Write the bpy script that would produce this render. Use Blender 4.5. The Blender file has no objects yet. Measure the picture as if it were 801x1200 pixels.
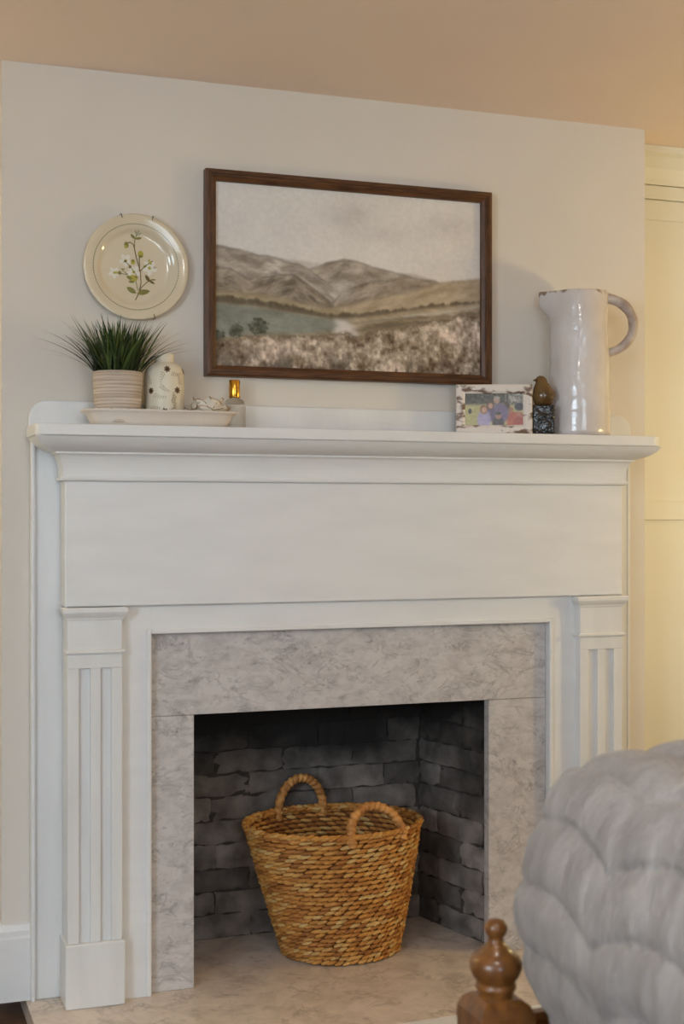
import bpy, bmesh, math, random
import numpy as np
from mathutils import Vector, Matrix
random.seed(7)
rng = np.random.default_rng(11)
S = bpy.context.scene
C = S.collection
PI = math.pi
R = math.radians

# ---------------------------------------------------------------- camera
F = 1600.0                       # focal length in pixels of the 801 x 1200 frame
TH = math.atan(F / 4500.0)       # yaw towards the right of the chimney breast's normal
H = 1.204                        # camera height above the hearth
YH = 602.0
cam_d = bpy.data.cameras.new('camera')
cam = bpy.data.objects.new('camera', cam_d)
C.objects.link(cam)
S.camera = cam
cam.location = (0, 0, H)
cam.rotation_euler = (PI / 2, 0, -TH)
cam_d.sensor_fit = 'VERTICAL'
cam_d.sensor_height = 36
cam_d.lens = F / 1200 * 36
cam_d.shift_y = (YH - 600) / 1200
cam_d.clip_start = 0.05
cam_d.dof.use_dof = True
cam_d.dof.focus_distance = 3.55
cam_d.dof.aperture_fstop = 4.5

# ---------------------------------------------------------------- world, daylight, exposure
w = bpy.data.worlds.new('world')
S.world = w
w.use_nodes = True
w.node_tree.nodes['Background'].inputs[0].default_value = (0.75, 0.85, 1, 1)
w.node_tree.nodes['Background'].inputs[1].default_value = 0.3

def area(name, loc, rot, sx, sy, power, col):
    l = bpy.data.lights.new(name, 'AREA')
    l.shape = 'RECTANGLE'; l.size = sx; l.size_y = sy; l.energy = power; l.color = col
    o = bpy.data.objects.new(name, l); C.objects.link(o)
    o.location = loc; o.rotation_euler = rot
    return o
# daylight by the left wall's window; front fill by an added window behind the camera
area('daylight_and_fill', (-2.55, -0.6, 1.50), (0, R(-65), 0), 1.3, 1.9, 116, (0.70, 0.865, 1.0))
area('daylight_and_fill', (0.6, -2.15, 1.50), (R(65), 0, 0), 1.4, 1.3, 40, (0.73, 0.875, 1.0))
LAMP_RIGHT = 95.0
LAMP_COL = (1.0, 0.765, 0.33)
CEIL_FILL = 26.0  # strength of the added overhead fill
LAMP_LEFT = 75.0

S.view_settings.view_transform = 'Standard'
S.view_settings.look = 'None'
S.view_settings.gamma = 1
S.view_settings.use_curve_mapping = False
S.view_settings.exposure = 0.16

# ---------------------------------------------------------------- helpers
def lin(c):
    out = []
    for v in c[:3]:
        v = v / 255.0
        out.append(v / 12.92 if v <= 0.04045 else ((v + 0.055) / 1.055) ** 2.4)
    return (*out, 1.0)

def px(x, y, Y):
    """world point seen at pixel (x, y) on the plane at distance Y from the camera towards the wall"""
    u = (x - 400.5) / F
    dx = math.sin(TH) + u * math.cos(TH); dy = math.cos(TH) - u * math.sin(TH)
    t = Y / dy
    return Vector((dx * t, Y, H + (YH - y) / F * t))

def mat(name, c1, c2=None, scale=8, rough=0.5, bump=0.0, bscale=60, spec=0.5, metal=0.0, stretch=(1, 1, 1),
        detail=4, lo=0.35, hi=0.65, coat=0.0, trans=0.0, attr=None, ior=1.45, bdist=0.002, sheen=0.0):
    m = bpy.data.materials.new(name); m.use_nodes = True
    nt = m.node_tree; N = nt.nodes; L = nt.links
    b = N['Principled BSDF']
    b.inputs['Base Color'].default_value = lin(c1)
    b.inputs['Roughness'].default_value = rough
    b.inputs['Metallic'].default_value = metal
    b.inputs['Specular IOR Level'].default_value = spec
    b.inputs['Coat Weight'].default_value = coat
    b.inputs['Transmission Weight'].default_value = trans
    b.inputs['IOR'].default_value = ior
    b.inputs['Sheen Weight'].default_value = sheen
    tc = N.new('ShaderNodeTexCoord'); mp = N.new('ShaderNodeMapping')
    mp.inputs['Scale'].default_value = stretch
    L.new(tc.outputs['Object'], mp.inputs['Vector'])
    col = None
    if attr:
        a = N.new('ShaderNodeAttribute'); a.attribute_name = attr
        col = a.outputs['Color']
    if c2 is not None:
        n = N.new('ShaderNodeTexNoise'); n.inputs['Scale'].default_value = scale; n.inputs['Detail'].default_value = detail
        L.new(mp.outputs[0], n.inputs['Vector'])
        r = N.new('ShaderNodeValToRGB')
        r.color_ramp.elements[0].position = lo; r.color_ramp.elements[1].position = hi
        r.color_ramp.elements[0].color = lin(c1); r.color_ramp.elements[1].color = lin(c2)
        L.new(n.outputs['Fac'], r.inputs['Fac'])
        if col is not None:
            mx = N.new('ShaderNodeMix'); mx.data_type = 'RGBA'; mx.blend_type = 'MULTIPLY'; mx.inputs[0].default_value = 1
            L.new(col, mx.inputs[6]); L.new(r.outputs[0], mx.inputs[7]); col = mx.outputs[2]
        else:
            col = r.outputs[0]
    if col is not None:
        L.new(col, b.inputs['Base Color'])
    if bump:
        n2 = N.new('ShaderNodeTexNoise'); n2.inputs['Scale'].default_value = bscale; n2.inputs['Detail'].default_value = 3
        L.new(mp.outputs[0], n2.inputs['Vector'])
        bp = N.new('ShaderNodeBump'); bp.inputs['Strength'].default_value = bump; bp.inputs['Distance'].default_value = bdist
        L.new(n2.outputs['Fac'], bp.inputs['Height']); L.new(bp.outputs[0], b.inputs['Normal'])
    return m

def link(name, me, m, parent=None, smooth=False, loc=None):
    o = bpy.data.objects.new(name, me); C.objects.link(o)
    if m is not None and len(me.materials) == 0:
        for q in (m if isinstance(m, (list, tuple)) else [m]):
            me.materials.append(q)
    if parent is not None: o.parent = parent
    if loc is not None: o.location = loc
    if smooth: me.polygons.foreach_set('use_smooth', [True] * len(me.polygons))
    return o

def mesh(name, vs, fs, m, parent=None, smooth=False, loc=None):
    me = bpy.data.meshes.new(name)
    me.from_pydata([tuple(v) for v in vs], [], [tuple(f) for f in fs]); me.update()
    return link(name, me, m, parent, smooth, loc)

def tag(o, label=None, cat=None, group=None, kind=None):
    if label: o['label'] = label
    if cat: o['category'] = cat
    if group: o['group'] = group
    if kind: o['kind'] = kind
    return o

def thing(name, label, cat, loc=(0, 0, 0), rz=0, group=None):
    o = bpy.data.objects.new(name, None); C.objects.link(o)
    o.location = loc; o.rotation_euler = (0, 0, rz); o.empty_display_size = 0.05
    return tag(o, label, cat, group)

def bevel_obj(bm, wd, seg=2):
    if wd:
        bmesh.ops.bevel(bm, geom=list(bm.edges), offset=wd, segments=seg, affect='EDGES', profile=0.5)

def boxes(name, lst, m, parent=None, bev=0.0, seg=2, smooth=False, loc=None):
    """lst: (x0,x1,y0,y1,z0,z1) boxes that make ONE part"""
    me = bpy.data.meshes.new(name); out = bmesh.new()
    for (x0, x1, y0, y1, z0, z1) in lst:
        bm = bmesh.new(); bmesh.ops.create_cube(bm, size=1)
        for v in bm.verts:
            v.co = Vector(((x0 + x1) / 2 + v.co.x * (x1 - x0), (y0 + y1) / 2 + v.co.y * (y1 - y0), (z0 + z1) / 2 + v.co.z * (z1 - z0)))
        bevel_obj(bm, min(bev, 0.45 * min(x1 - x0, y1 - y0, z1 - z0)), seg)
        tmp = bpy.data.meshes.new('t'); bm.to_mesh(tmp); bm.free(); out.from_mesh(tmp); bpy.data.meshes.remove(tmp)
    out.to_mesh(me); out.free()
    return link(name, me, m, parent, smooth, loc)

def prism(name, pts, y0, y1, m, parent=None, axis='Y', bev=0.0, loc=None):
    """polygon pts extruded: axis Y -> pts are (x,z); axis Z -> pts are (x,y)"""
    bm = bmesh.new()
    if axis == 'Y': vs = [bm.verts.new((a, y0, b)) for a, b in pts]
    elif axis == 'X': vs = [bm.verts.new((y0, a, b)) for a, b in pts]
    else: vs = [bm.verts.new((a, b, y0)) for a, b in pts]
    f = bm.faces.new(vs)
    d = {'Y': (0, y1 - y0, 0), 'Z': (0, 0, y1 - y0), 'X': (y1 - y0, 0, 0)}[axis]
    r = bmesh.ops.extrude_face_region(bm, geom=[f])
    bmesh.ops.translate(bm, verts=[v for v in r['geom'] if isinstance(v, bmesh.types.BMVert)], vec=d)
    bmesh.ops.recalc_face_normals(bm, faces=bm.faces)
    if bev: bevel_obj(bm, bev, 2)
    me = bpy.data.meshes.new(name); bm.to_mesh(me); bm.free()
    return link(name, me, m, parent, False, loc)

def sweep(name, prof, path, m, parent=None, side=1, closed=False, smooth=False):
    """moulding: profile points (out, z) carried along the plan polyline with mitred corners"""
    n = len(path); vs = []; fs = []; k = len(prof)
    for i in range(n):
        p = Vector(path[i])
        dirs = []
        if i > 0: dirs.append((p - Vector(path[i - 1])).normalized())
        if i < n - 1: dirs.append((Vector(path[i + 1]) - p).normalized())
        nr = [Vector((d.y, -d.x)) * side for d in dirs]
        if len(nr) == 2:
            b = (nr[0] + nr[1]).normalized(); b = b / max(0.2, b.dot(nr[0]))
        else: b = nr[0]
        for (o, z) in prof:
            vs.append((p.x + b.x * o, p.y + b.y * o, z))
    for i in range(n - 1):
        for j in range(k - 1):
            fs.append((i * k + j, i * k + j + 1, (i + 1) * k + j + 1, (i + 1) * k + j))
    fs.append(tuple(range(k))); fs.append(tuple(range((n - 1) * k, n * k)))
    me = bpy.data.meshes.new(name); me.from_pydata(vs, [], fs)
    bm = bmesh.new(); bm.from_mesh(me); bmesh.ops.recalc_face_normals(bm, faces=bm.faces); bm.to_mesh(me); bm.free()
    return link(name, me, m, parent, smooth)

def lathe(name, prof, m, parent=None, seg=48, loc=None, smooth=True, warp=None, cap=True):
    vs = []; fs = []; n = len(prof)
    for i, (r, z) in enumerate(prof):
        for j in range(seg):
            a = 2 * PI * j / seg
            p = Vector((r * math.cos(a), r * math.sin(a), z))
            if warp: p = warp(p, a, r, z)
            vs.append(p)
    for i in range(n - 1):
        for j in range(seg):
            j2 = (j + 1) % seg
            fs.append((i * seg + j, i * seg + j2, (i + 1) * seg + j2, (i + 1) * seg + j))
    if cap:
        if prof[0][0] > 1e-5: fs.append(tuple(reversed(range(seg))))
        if prof[-1][0] > 1e-5: fs.append(tuple(range((n - 1) * seg, n * seg)))
    o = mesh(name, vs, fs, m, parent, smooth, loc)
    bm = bmesh.new(); bm.from_mesh(o.data); bmesh.ops.remove_doubles(bm, verts=bm.verts, dist=1e-6)
    bmesh.ops.recalc_face_normals(bm, faces=bm.faces); bm.to_mesh(o.data); bm.free()
    return o

def tube(name, pts, rad, m, parent=None, seg=10, loc=None, radf=None, smooth=True):
    pts = [Vector(p) for p in pts]; vs = []; fs = []; n = len(pts)
    ref = None
    for i, p in enumerate(pts):
        t = (pts[min(i + 1, n - 1)] - pts[max(i - 1, 0)]).normalized()
        if ref is None:
            ref = Vector((0, 0, 1)) if abs(t.z) < 0.9 else Vector((1, 0, 0))
        ref = (ref - t * ref.dot(t)).normalized(); b = t.cross(ref)
        for j in range(seg):
            a = 2 * PI * j / seg
            rr = radf(i / (n - 1), a) if radf else rad
            vs.append(p + (ref * math.cos(a) + b * math.sin(a)) * rr)
    for i in range(n - 1):
        for j in range(seg):
            j2 = (j + 1) % seg
            fs.append((i * seg + j, i * seg + j2, (i + 1) * seg + j2, (i + 1) * seg + j))
    fs.append(tuple(reversed(range(seg)))); fs.append(tuple(range((n - 1) * seg, n * seg)))
    return mesh(name, vs, fs, m, parent, smooth, loc)

def decal(name, polys, mats, mapper, parent):
    """flat print: 2-D polygons (points, material index) laid on a surface by mapper"""
    vs = []; fs = []; mi = []
    for pts, k in polys:
        b = len(vs); c = (sum(p[0] for p in pts) / len(pts), sum(p[1] for p in pts) / len(pts))
        li = 0.0003 + 0.00004 * (len(mi) % 997) / 10
        vs.append(mapper(*c, li)); vs += [mapper(*p, li) for p in pts]
        n = len(pts)
        for i in range(n):
            fs.append((b, b + 1 + i, b + 1 + (i + 1) % n)); mi.append(k)
    o = mesh(name, vs, fs, mats, parent)
    for p, k in zip(o.data.polygons, mi): p.material_index = k
    return o

def ell(cx, cy, a, b, ang=0, n=10):
    return [(cx + a * math.cos(t) * math.cos(ang) - b * math.sin(t) * math.sin(ang),
             cy + a * math.cos(t) * math.sin(ang) + b * math.sin(t) * math.cos(ang)) for t in [2 * PI * i / n for i in range(n)]]

def leaf2(x0, y0, x1, y1, wd, n=5):
    dx, dy = x1 - x0, y1 - y0; L = math.hypot(dx, dy); nx, ny = -dy / L, dx / L
    a = []; b = []
    for i in range(n + 1):
        t = i / n; ww = wd * math.sin(PI * t) ** 0.8
        a.append((x0 + dx * t + nx * ww, y0 + dy * t + ny * ww)); b.append((x0 + dx * t - nx * ww, y0 + dy * t - ny * ww))
    return a + b[::-1][1:-1]

def line2(pts, wd):
    out = []
    for i in range(len(pts) - 1):
        (x0, y0), (x1, y1) = pts[i], pts[i + 1]
        L = math.hypot(x1 - x0, y1 - y0) or 1e-6; nx, ny = -(y1 - y0) / L * wd, (x1 - x0) / L * wd
        out.append([(x0 + nx, y0 + ny), (x1 + nx, y1 + ny), (x1 - nx, y1 - ny), (x0 - nx, y0 - ny)])
    return out

def vnoise(x, y, seed=0):
    """smooth value noise on arrays"""
    g = np.random.default_rng(seed).random((64, 64))
    xi = np.floor(x).astype(int); yi = np.floor(y).astype(int)
    fx = x - xi; fy = y - yi
    fx = fx * fx * (3 - 2 * fx); fy = fy * fy * (3 - 2 * fy)
    a = g[yi % 64, xi % 64]; b = g[yi % 64, (xi + 1) % 64]; c = g[(yi + 1) % 64, xi % 64]; d = g[(yi + 1) % 64, (xi + 1) % 64]
    return (a * (1 - fx) + b * fx) * (1 - fy) + (c * (1 - fx) + d * fx) * fy

def fbm(x, y, seed=0, octv=5):
    v = 0; a = 0.5; t = 0
    for o in range(octv):
        v = v + a * vnoise(x * 2 ** o, y * 2 ** o, seed + o); t += a; a *= 0.55
    return v / t

def print_grid(name, img, wd, ht, m, parent, loc):
    """a flat printed sheet: colour held per vertex. img: rows from the top, sRGB 0..255"""
    h, w_ = img.shape[:2]
    xs = np.linspace(-wd / 2, wd / 2, w_); zs = np.linspace(ht / 2, -ht / 2, h)
    X, Z = np.meshgrid(xs, zs)
    co = np.stack([X, np.zeros_like(X), Z], -1).reshape(-1, 3)
    idx = np.arange(h * w_).reshape(h, w_)
    fs = np.stack([idx[:-1, :-1], idx[1:, :-1], idx[1:, 1:], idx[:-1, 1:]], -1).reshape(-1, 4)
    me = bpy.data.meshes.new(name)
    me.vertices.add(len(co)); me.vertices.foreach_set('co', co.ravel())
    me.loops.add(fs.size); me.loops.foreach_set('vertex_index', fs.ravel())
    me.polygons.add(len(fs)); me.polygons.foreach_set('loop_start', np.arange(0, fs.size, 4)); me.polygons.foreach_set('loop_total', np.full(len(fs), 4))
    me.update()
    c = np.clip(img.reshape(-1, 3) / 255.0, 0, 1)
    c = np.where(c <= 0.04045, c / 12.92, ((c + 0.055) / 1.055) ** 2.4)
    at = me.color_attributes.new('Col', 'FLOAT_COLOR', 'POINT')
    at.data.foreach_set('color', np.concatenate([c, np.ones((len(c), 1))], 1).ravel())
    return link(name, me, m, parent, False, loc)

# ---------------------------------------------------------------- materials
M = {}
M['wall'] = mat('wall_paint', (217, 209, 198), (221, 213, 202), 3, rough=0.7, bump=0.12, bscale=140, bdist=0.001)
M['alcove'] = mat('alcove_paint', (226, 222, 206), (229, 225, 209), 3, rough=0.5, bump=0.08, bscale=120, bdist=0.001)
M['ceiling'] = mat('ceiling_paint', (242, 224, 212), (245, 227, 215), 2, rough=0.85, bump=0.1, bscale=90, bdist=0.001)
M['white'] = mat('white_gloss_paint', (222, 221, 220), (227, 226, 225), 5, rough=0.38, bump=0.10, bscale=30, stretch=(1, 1, 4), bdist=0.0012)
M['white2'] = mat('white_trim_paint', (218, 217, 215), (225, 224, 222), 6, rough=0.32, bump=0.25, bscale=22, stretch=(3, 3, 0.6), bdist=0.0015)
M['wood_dark'] = mat('walnut_frame', (66, 40, 22), (100, 64, 36), 14, rough=0.42, bump=0.2, bscale=60, stretch=(1, 6, 6))
M['wood_darkv'] = mat('walnut_frame_upright', (66, 40, 22), (100, 64, 36), 14, rough=0.42, bump=0.2, bscale=60, stretch=(6, 6, 1))
M['wood_bed'] = mat('oak_bed', (96, 58, 26), (130, 82, 38), 12, rough=0.32, bump=0.1, bscale=50, stretch=(5, 5, 1), coat=0.25)
M['floor'] = mat('oak_floor', (92, 68, 50), (114, 88, 66), 9, rough=0.4, stretch=(1, 8, 1))
M['gold'] = mat('brushed_gold', (214, 160, 62), rough=0.22, metal=1.0)
M['cream'] = mat('cream_ceramic', (219, 206, 180), (214, 200, 173), 6, rough=0.12, coat=0.3)
M['trayc'] = mat('tray_ceramic', (226, 216, 206), (220, 208, 196), 10, rough=0.35, bump=0.15, bscale=60)
M['pot'] = mat('whitewashed_pot', (205, 190, 174), (160, 140, 120), 22, rough=0.7, bump=0.4, bscale=90, stretch=(0.6, 0.6, 6), lo=0.42, hi=0.72)
M['soil'] = mat('dark_soil', (38, 34, 24), (60, 52, 36), 60, rough=0.9, bump=0.6, bscale=120)
M['grass'] = mat('grass_blade', (255, 255, 255), (205, 215, 195), 30, rough=0.5, attr='Col')
M['vase'] = mat('vase_ceramic', (224, 214, 192), (218, 206, 182), 7, rough=0.38)
M['brownp'] = mat('brown_print', (98, 70, 44), rough=0.3)
M['darkp'] = mat('dark_brown_print', (62, 42, 28), rough=0.3)
M['tanp'] = mat('tan_print', (150, 124, 84), rough=0.3)
M['goldp'] = mat('gilt_line', (150, 112, 70), rough=0.35)
M['petal'] = mat('petal_ceramic', (228, 219, 204), (222, 211, 192), 12, rough=0.25)
M['paint'] = mat('watercolour_print', (255, 255, 255), rough=0.75, attr='Col', spec=0.3)
M['photo'] = mat('photo_print', (255, 255, 255), rough=0.25, attr='Col')
M['dark'] = mat('iron_wire', (52, 44, 36), rough=0.4, metal=0.6)
M['lampmetal'] = mat('bronze_lamp', (70, 52, 34), rough=0.35, metal=0.9)

def soot_brick(name, a, b):
    """old paint over brick: mottling, and a soot stain that climbs from the fire, laid across the bricks"""
    m = mat(name, a, b, 14, rough=0.8, bump=0.9, bscale=34, bdist=0.006, lo=0.32, hi=0.68, detail=7)
    N = m.node_tree.nodes; L = m.node_tree.links
    g = N.new('ShaderNodeNewGeometry'); mp = [n for n in N if n.type == 'MAPPING'][0]
    L.new(g.outputs['Position'], mp.inputs['Vector'])
    n = N.new('ShaderNodeTexNoise'); n.inputs['Scale'].default_value = 4.5; n.inputs['Detail'].default_value = 6; L.new(g.outputs['Position'], n.inputs['Vector'])
    sx = N.new('ShaderNodeSeparateXYZ'); L.new(g.outputs['Position'], sx.inputs[0])
    a1 = N.new('ShaderNodeMath'); a1.operation = 'MULTIPLY_ADD'; a1.inputs[1].default_value = 0.55; L.new(n.outputs['Fac'], a1.inputs[0]); L.new(sx.outputs['Z'], a1.inputs[2])
    r = N.new('ShaderNodeMapRange'); r.inputs[1].default_value = 0.62; r.inputs[2].default_value = 0.88; L.new(a1.outputs[0], r.inputs[0])
    mx = N.new('ShaderNodeMix'); mx.data_type = 'RGBA'; L.new(r.outputs[0], mx.inputs[0])
    L.new(N['Principled BSDF'].inputs['Base Color'].links[0].from_socket, mx.inputs[6]); mx.inputs[7].default_value = lin((34, 31, 29))
    L.new(mx.outputs[2], N['Principled BSDF'].inputs['Base Color'])
    return m
M['brick'] = [soot_brick('painted_brick', (92, 85, 81), (146, 137, 131)), soot_brick('painted_brick_pale', (108, 100, 96), (164, 154, 147)),
              soot_brick('sooty_brick', (74, 68, 65), (118, 110, 105))]
M['grout'] = soot_brick('painted_mortar', (46, 42, 40), (84, 78, 74))
M['soot'] = soot_brick('blackened_brick', (32, 29, 27), (66, 61, 57))

def marble(name, base, vein, scale, warm=0.0):
    m = bpy.data.materials.new(name); m.use_nodes = True
    nt = m.node_tree; N = nt.nodes; L = nt.links; b = N['Principled BSDF']
    b.inputs['Roughness'].default_value = 0.28; b.inputs['Specular IOR Level'].default_value = 0.4
    tc = N.new('ShaderNodeTexCoord'); mp = N.new('ShaderNodeMapping')
    mp.inputs['Rotation'].default_value = (0.2, 0.75, 0.3); mp.inputs['Scale'].default_value = (1, 1, 1.6)
    L.new(tc.outputs['Object'], mp.inputs['Vector'])
    def noise(s, d, rgh=0.6, dist=0.0):
        n = N.new('ShaderNodeTexNoise'); n.inputs['Scale'].default_value = s; n.inputs['Detail'].default_value = d
        n.inputs['Roughness'].default_value = rgh; n.inputs['Distortion'].default_value = dist
        L.new(mp.outputs[0], n.inputs['Vector']); return n.outputs['Fac']
    def ramp(v, *st):
        r = N.new('ShaderNodeValToRGB'); L.new(v, r.inputs['Fac'])
        e = r.color_ramp.elements
        while len(e) < len(st): e.new(0.5)
        for q, (p, c) in zip(e, st): q.position = p; q.color = (c, c, c, 1)
        return r.outputs[0]
    cloud = ramp(noise(scale * 2.2, 7, 0.68, 0.5), (0.42, 0), (0.68, 1))
    n1 = noise(scale * 1.1, 8, 0.62, 0.9)
    vein1 = ramp(n1, (0.455, 0), (0.497, 1), (0.503, 1), (0.545, 0))      # thin lines where the noise crosses one half
    mask = ramp(noise(scale * 1.7, 3), (0.40, 0), (0.60, 1))
    speck = ramp(noise(scale * 7, 5, 0.65), (0.56, 0), (0.72, 1))
    def mul(a, c):
        q = N.new('ShaderNodeMath'); q.operation = 'MULTIPLY'; L.new(a, q.inputs[0])
        if isinstance(c, float): q.inputs[1].default_value = c
        else: L.new(c, q.inputs[1])
        return q.outputs[0]
    def mixc(f, a, c):
        q = N.new('ShaderNodeMix'); q.data_type = 'RGBA'; L.new(f, q.inputs[0])
        if isinstance(a, tuple): q.inputs[6].default_value = a
        else: L.new(a, q.inputs[6])
        q.inputs[7].default_value = c
        return q.outputs[2]
    c0 = mixc(mul(cloud, 0.7), lin(base), lin(tuple(0.5 * p + 0.5 * q for p, q in zip(base, vein))))
    c1 = mixc(mul(mul(vein1, mask), 0.5), c0, lin(vein))
    c2 = mixc(mul(mul(speck, mask), 0.65), c1, lin(tuple(0.8 * v for v in vein)))
    L.new(c2, b.inputs['Base Color'])
    return m
M['marble'] = marble('grey_marble', (203, 197, 194), (128, 121, 120), 9)
M['hearth'] = marble('hearth_marble', (222, 207, 193), (150, 132, 118), 6)

def emissive(name, col, strength):
    m = bpy.data.materials.new(name); m.use_nodes = True
    b = m.node_tree.nodes['Principled BSDF']
    b.inputs['Base Color'].default_value = (0.9, 0.85, 0.75, 1)
    b.inputs['Emission Color'].default_value = (*col, 1); b.inputs['Emission Strength'].default_value = strength
    return m

# ---------------------------------------------------------------- room shell
YW, YA, ZC = 3.46, 3.66, 2.325        # breast face, alcove wall, ceiling
BX0, BX1 = 0.3385, 2.1676             # chimney breast
RX0, RX1, RY0 = -2.6, 4.6, -2.2
OX0, OX1, OZ = 0.807, 1.632, 0.694    # firebox opening
YM = 3.39                             # marble face
XC = (BX0 + BX1) / 2
def struct(o): o['kind'] = 'structure'; return o

fl = thing('floor', None, None); fl['kind'] = 'structure'
boxes('subfloor', [(RX0, RX1, RY0, YA + .3, -.12, -.051)], M['floor'], fl)
k = 0
bw = 0.16
x = RX0
plank_meshes = []
while x < RX1 - 0.01:
    x1 = min(x + bw, RX1)
    y = RY0 - (k % 3) * 0.5
    # planks run towards the hearth; short of it where it lies in the way
    y1 = 2.93 if (0.32 < x1 and x < 2.2) else YA
    boxes('plank', [(x + 0.0008, x1 - 0.0008, RY0, y1, -0.05, -0.0015 if (0.32 < x1 and x < 2.2) else -0.001)], M['floor'], fl, bev=0.0015, seg=1)
    x = x1; k += 1
struct(boxes('ceiling', [(RX0, RX1, RY0, YA + 0.05, ZC, ZC + 0.08)], M['ceiling']))
struct(boxes('wall_alcove_left', [(RX0, BX0 + 0.02, YA, YA + 0.1, 0, ZC)], M['alcove']))
struct(boxes('wall_alcove_right', [(BX1 - 0.02, RX1, YA, YA + 0.1, 0, ZC)], M['alcove']))
# chimney breast: front wall with the opening left free behind the mantel, and its two returns
struct(boxes('wall_chimney_breast', [(BX0, 0.72, YW, YA + 0.1, 0, ZC), (1.78, BX1, YW, YA + 0.1, 0, ZC), (0.72, 1.78, YW, YA + 0.1, 0.82, ZC)], M['wall']))
# side and rear walls with window openings
WY0, WY1, WZ0, WZ1 = -1.6, 0.4, 0.75, 2.15
struct(boxes('wall_left', [(RX0 - 0.1, RX0, RY0, WY0, 0, ZC), (RX0 - 0.1, RX0, WY1, YA + .1, 0, ZC), (RX0 - 0.1, RX0, WY0, WY1, 0, WZ0), (RX0 - 0.1, RX0, WY0, WY1, WZ1, ZC)], M['wall']))
struct(boxes('wall_right', [(RX1, RX1 + 0.1, RY0, YA + .1, 0, ZC)], M['wall']))
VX0, VX1 = -0.15, 1.35
struct(boxes('wall_rear', [(RX0, VX0, RY0 - 0.1, RY0, 0, ZC), (VX1, RX1, RY0 - 0.1, RY0, 0, ZC), (VX0, VX1, RY0 - 0.1, RY0, 0, WZ0), (VX0, VX1, RY0 - 0.1, RY0, WZ1, ZC)], M['wall']))
M['pane'] = mat('window_glass', (235, 240, 245), rough=0.05, trans=0.9)
def window(name, along, a0, a1, fixed):
    wdw = thing(name, None, None); wdw['kind'] = 'structure'
    am = (a0 + a1) / 2
    def bx(n, u0, u1, d0, d1, z0, z1, m):
        if along == 'Y': boxes(n, [(fixed + d0, fixed + d1, u0, u1, z0, z1)], m, wdw)
        else: boxes(n, [(u0, u1, fixed + d0, fixed + d1, z0, z1)], m, wdw)
    bx('window_frame', a0, a0 + 0.05, -0.09, -0.03, WZ0, WZ1, M['white']); bx('window_frame', a1 - 0.05, a1, -0.09, -0.03, WZ0, WZ1, M['white'])
    bx('window_frame', a0 + .05, a1 - .05, -0.09, -0.03, WZ0, WZ0 + 0.05, M['white']); bx('window_frame', a0 + .05, a1 - .05, -0.09, -0.03, WZ1 - 0.05, WZ1, M['white'])
    bx('glazing_bar', am - 0.015, am + 0.015, -0.08, -0.04, WZ0 + .05, WZ1 - .05, M['white'])
    bx('pane', a0 + 0.05, am - .015, -0.063, -0.057, WZ0 + .05, WZ1 - .05, M['pane']); bx('pane', am + .015, a1 - .05, -0.063, -0.057, WZ0 + .05, WZ1 - .05, M['pane'])
window('window_1', 'Y', WY0, WY1, RX0)
window('fill_window_2', 'X', VX0, VX1, RY0)  # unseen window, added to go with the front fill

# panelled trim of the two alcoves: crown, frieze rail, picture rail, chair rail
def alcove_trim(x0, x1, n0):
    crown = [(0.0, ZC - 0.105), (0.012, ZC - 0.105), (0.016, ZC - 0.09), (0.03, ZC - 0.06), (0.055, ZC - 0.03), (0.07, ZC - 0.02), (0.07, ZC - 0.001), (0, ZC - 0.001)]
    struct(sweep('trim_%d' % n0, crown, [(x0, YA), (x1, YA)], M['alcove']))
    struct(boxes('trim_%d' % (n0 + 1), [(x0, x1, YA - 0.012, YA, 2.176, 2.218)], M['alcove'], bev=0.003))
    struct(boxes('trim_%d' % (n0 + 2), [(x0, x1, YA - 0.006, YA, 2.112, 2.174)], M['alcove'], bev=0.002))
    struct(boxes('trim_%d' % (n0 + 3), [(x0, x1, YA - 0.01, YA, 1.184, 1.245)], M['alcove'], bev=0.003))
alcove_trim(BX1, RX1, 1)
alcove_trim(RX0, BX0, 5)
# baseboards
bbp = [(0, 0.0), (0.018, 0.0), (0.018, 0.155), (0.013, 0.16), (0.014, 0.172), (0.008, 0.186), (0, 0.188)]
struct(sweep('baseboard_breast_left', bbp, [(BX0, YA), (BX0, YW), (0.409, YW)], M['white'], side=1))
struct(sweep('baseboard_breast_right', bbp, [(2.105, YW), (BX1, YW), (BX1, YA)], M['white'], side=1))
struct(sweep('baseboard_alcove_left', bbp, [(RX0, YA), (BX0 - 0.02, YA)], M['white']))
struct(sweep('baseboard_alcove_right', bbp, [(BX1 + 0.02, YA), (RX1, YA)], M['white']))

# ---------------------------------------------------------------- mantel
mt = thing('fireplace_mantel', 'tall white painted wooden mantel with fluted pilasters and moulded shelf', 'mantel', (XC, YW, 0))
def mpart(o):
    o.parent = mt; o.matrix_parent_inverse = Matrix.Translation((-XC, -YW, 0)); return o
FX0, FX1, YF = 0.478, 2.030, 3.355
SZ0, SZ1, YS = 1.391, 1.4185, 3.27
# shelf slab with rounded front corners
def rounded_front(x0, x1, yb, yf, r, n=8):
    p = [(x0, yb)]
    p += [(x0 + r - r * math.cos(a), yf + r - r * math.sin(a)) for a in [PI / 2 * i / n for i in range(n + 1)]]
    p += [(x1 - r + r * math.sin(a), yf + r - r * math.cos(a)) for a in [PI / 2 * i / n for i in range(n + 1)]]
    p.append((x1, yb)); return p
mpart(prism('shelf', rounded_front(0.397, 2.109, YW - 0.0005, YS, 0.032), SZ0, SZ1, M['white'], axis='Z', bev=0.0025))
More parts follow.
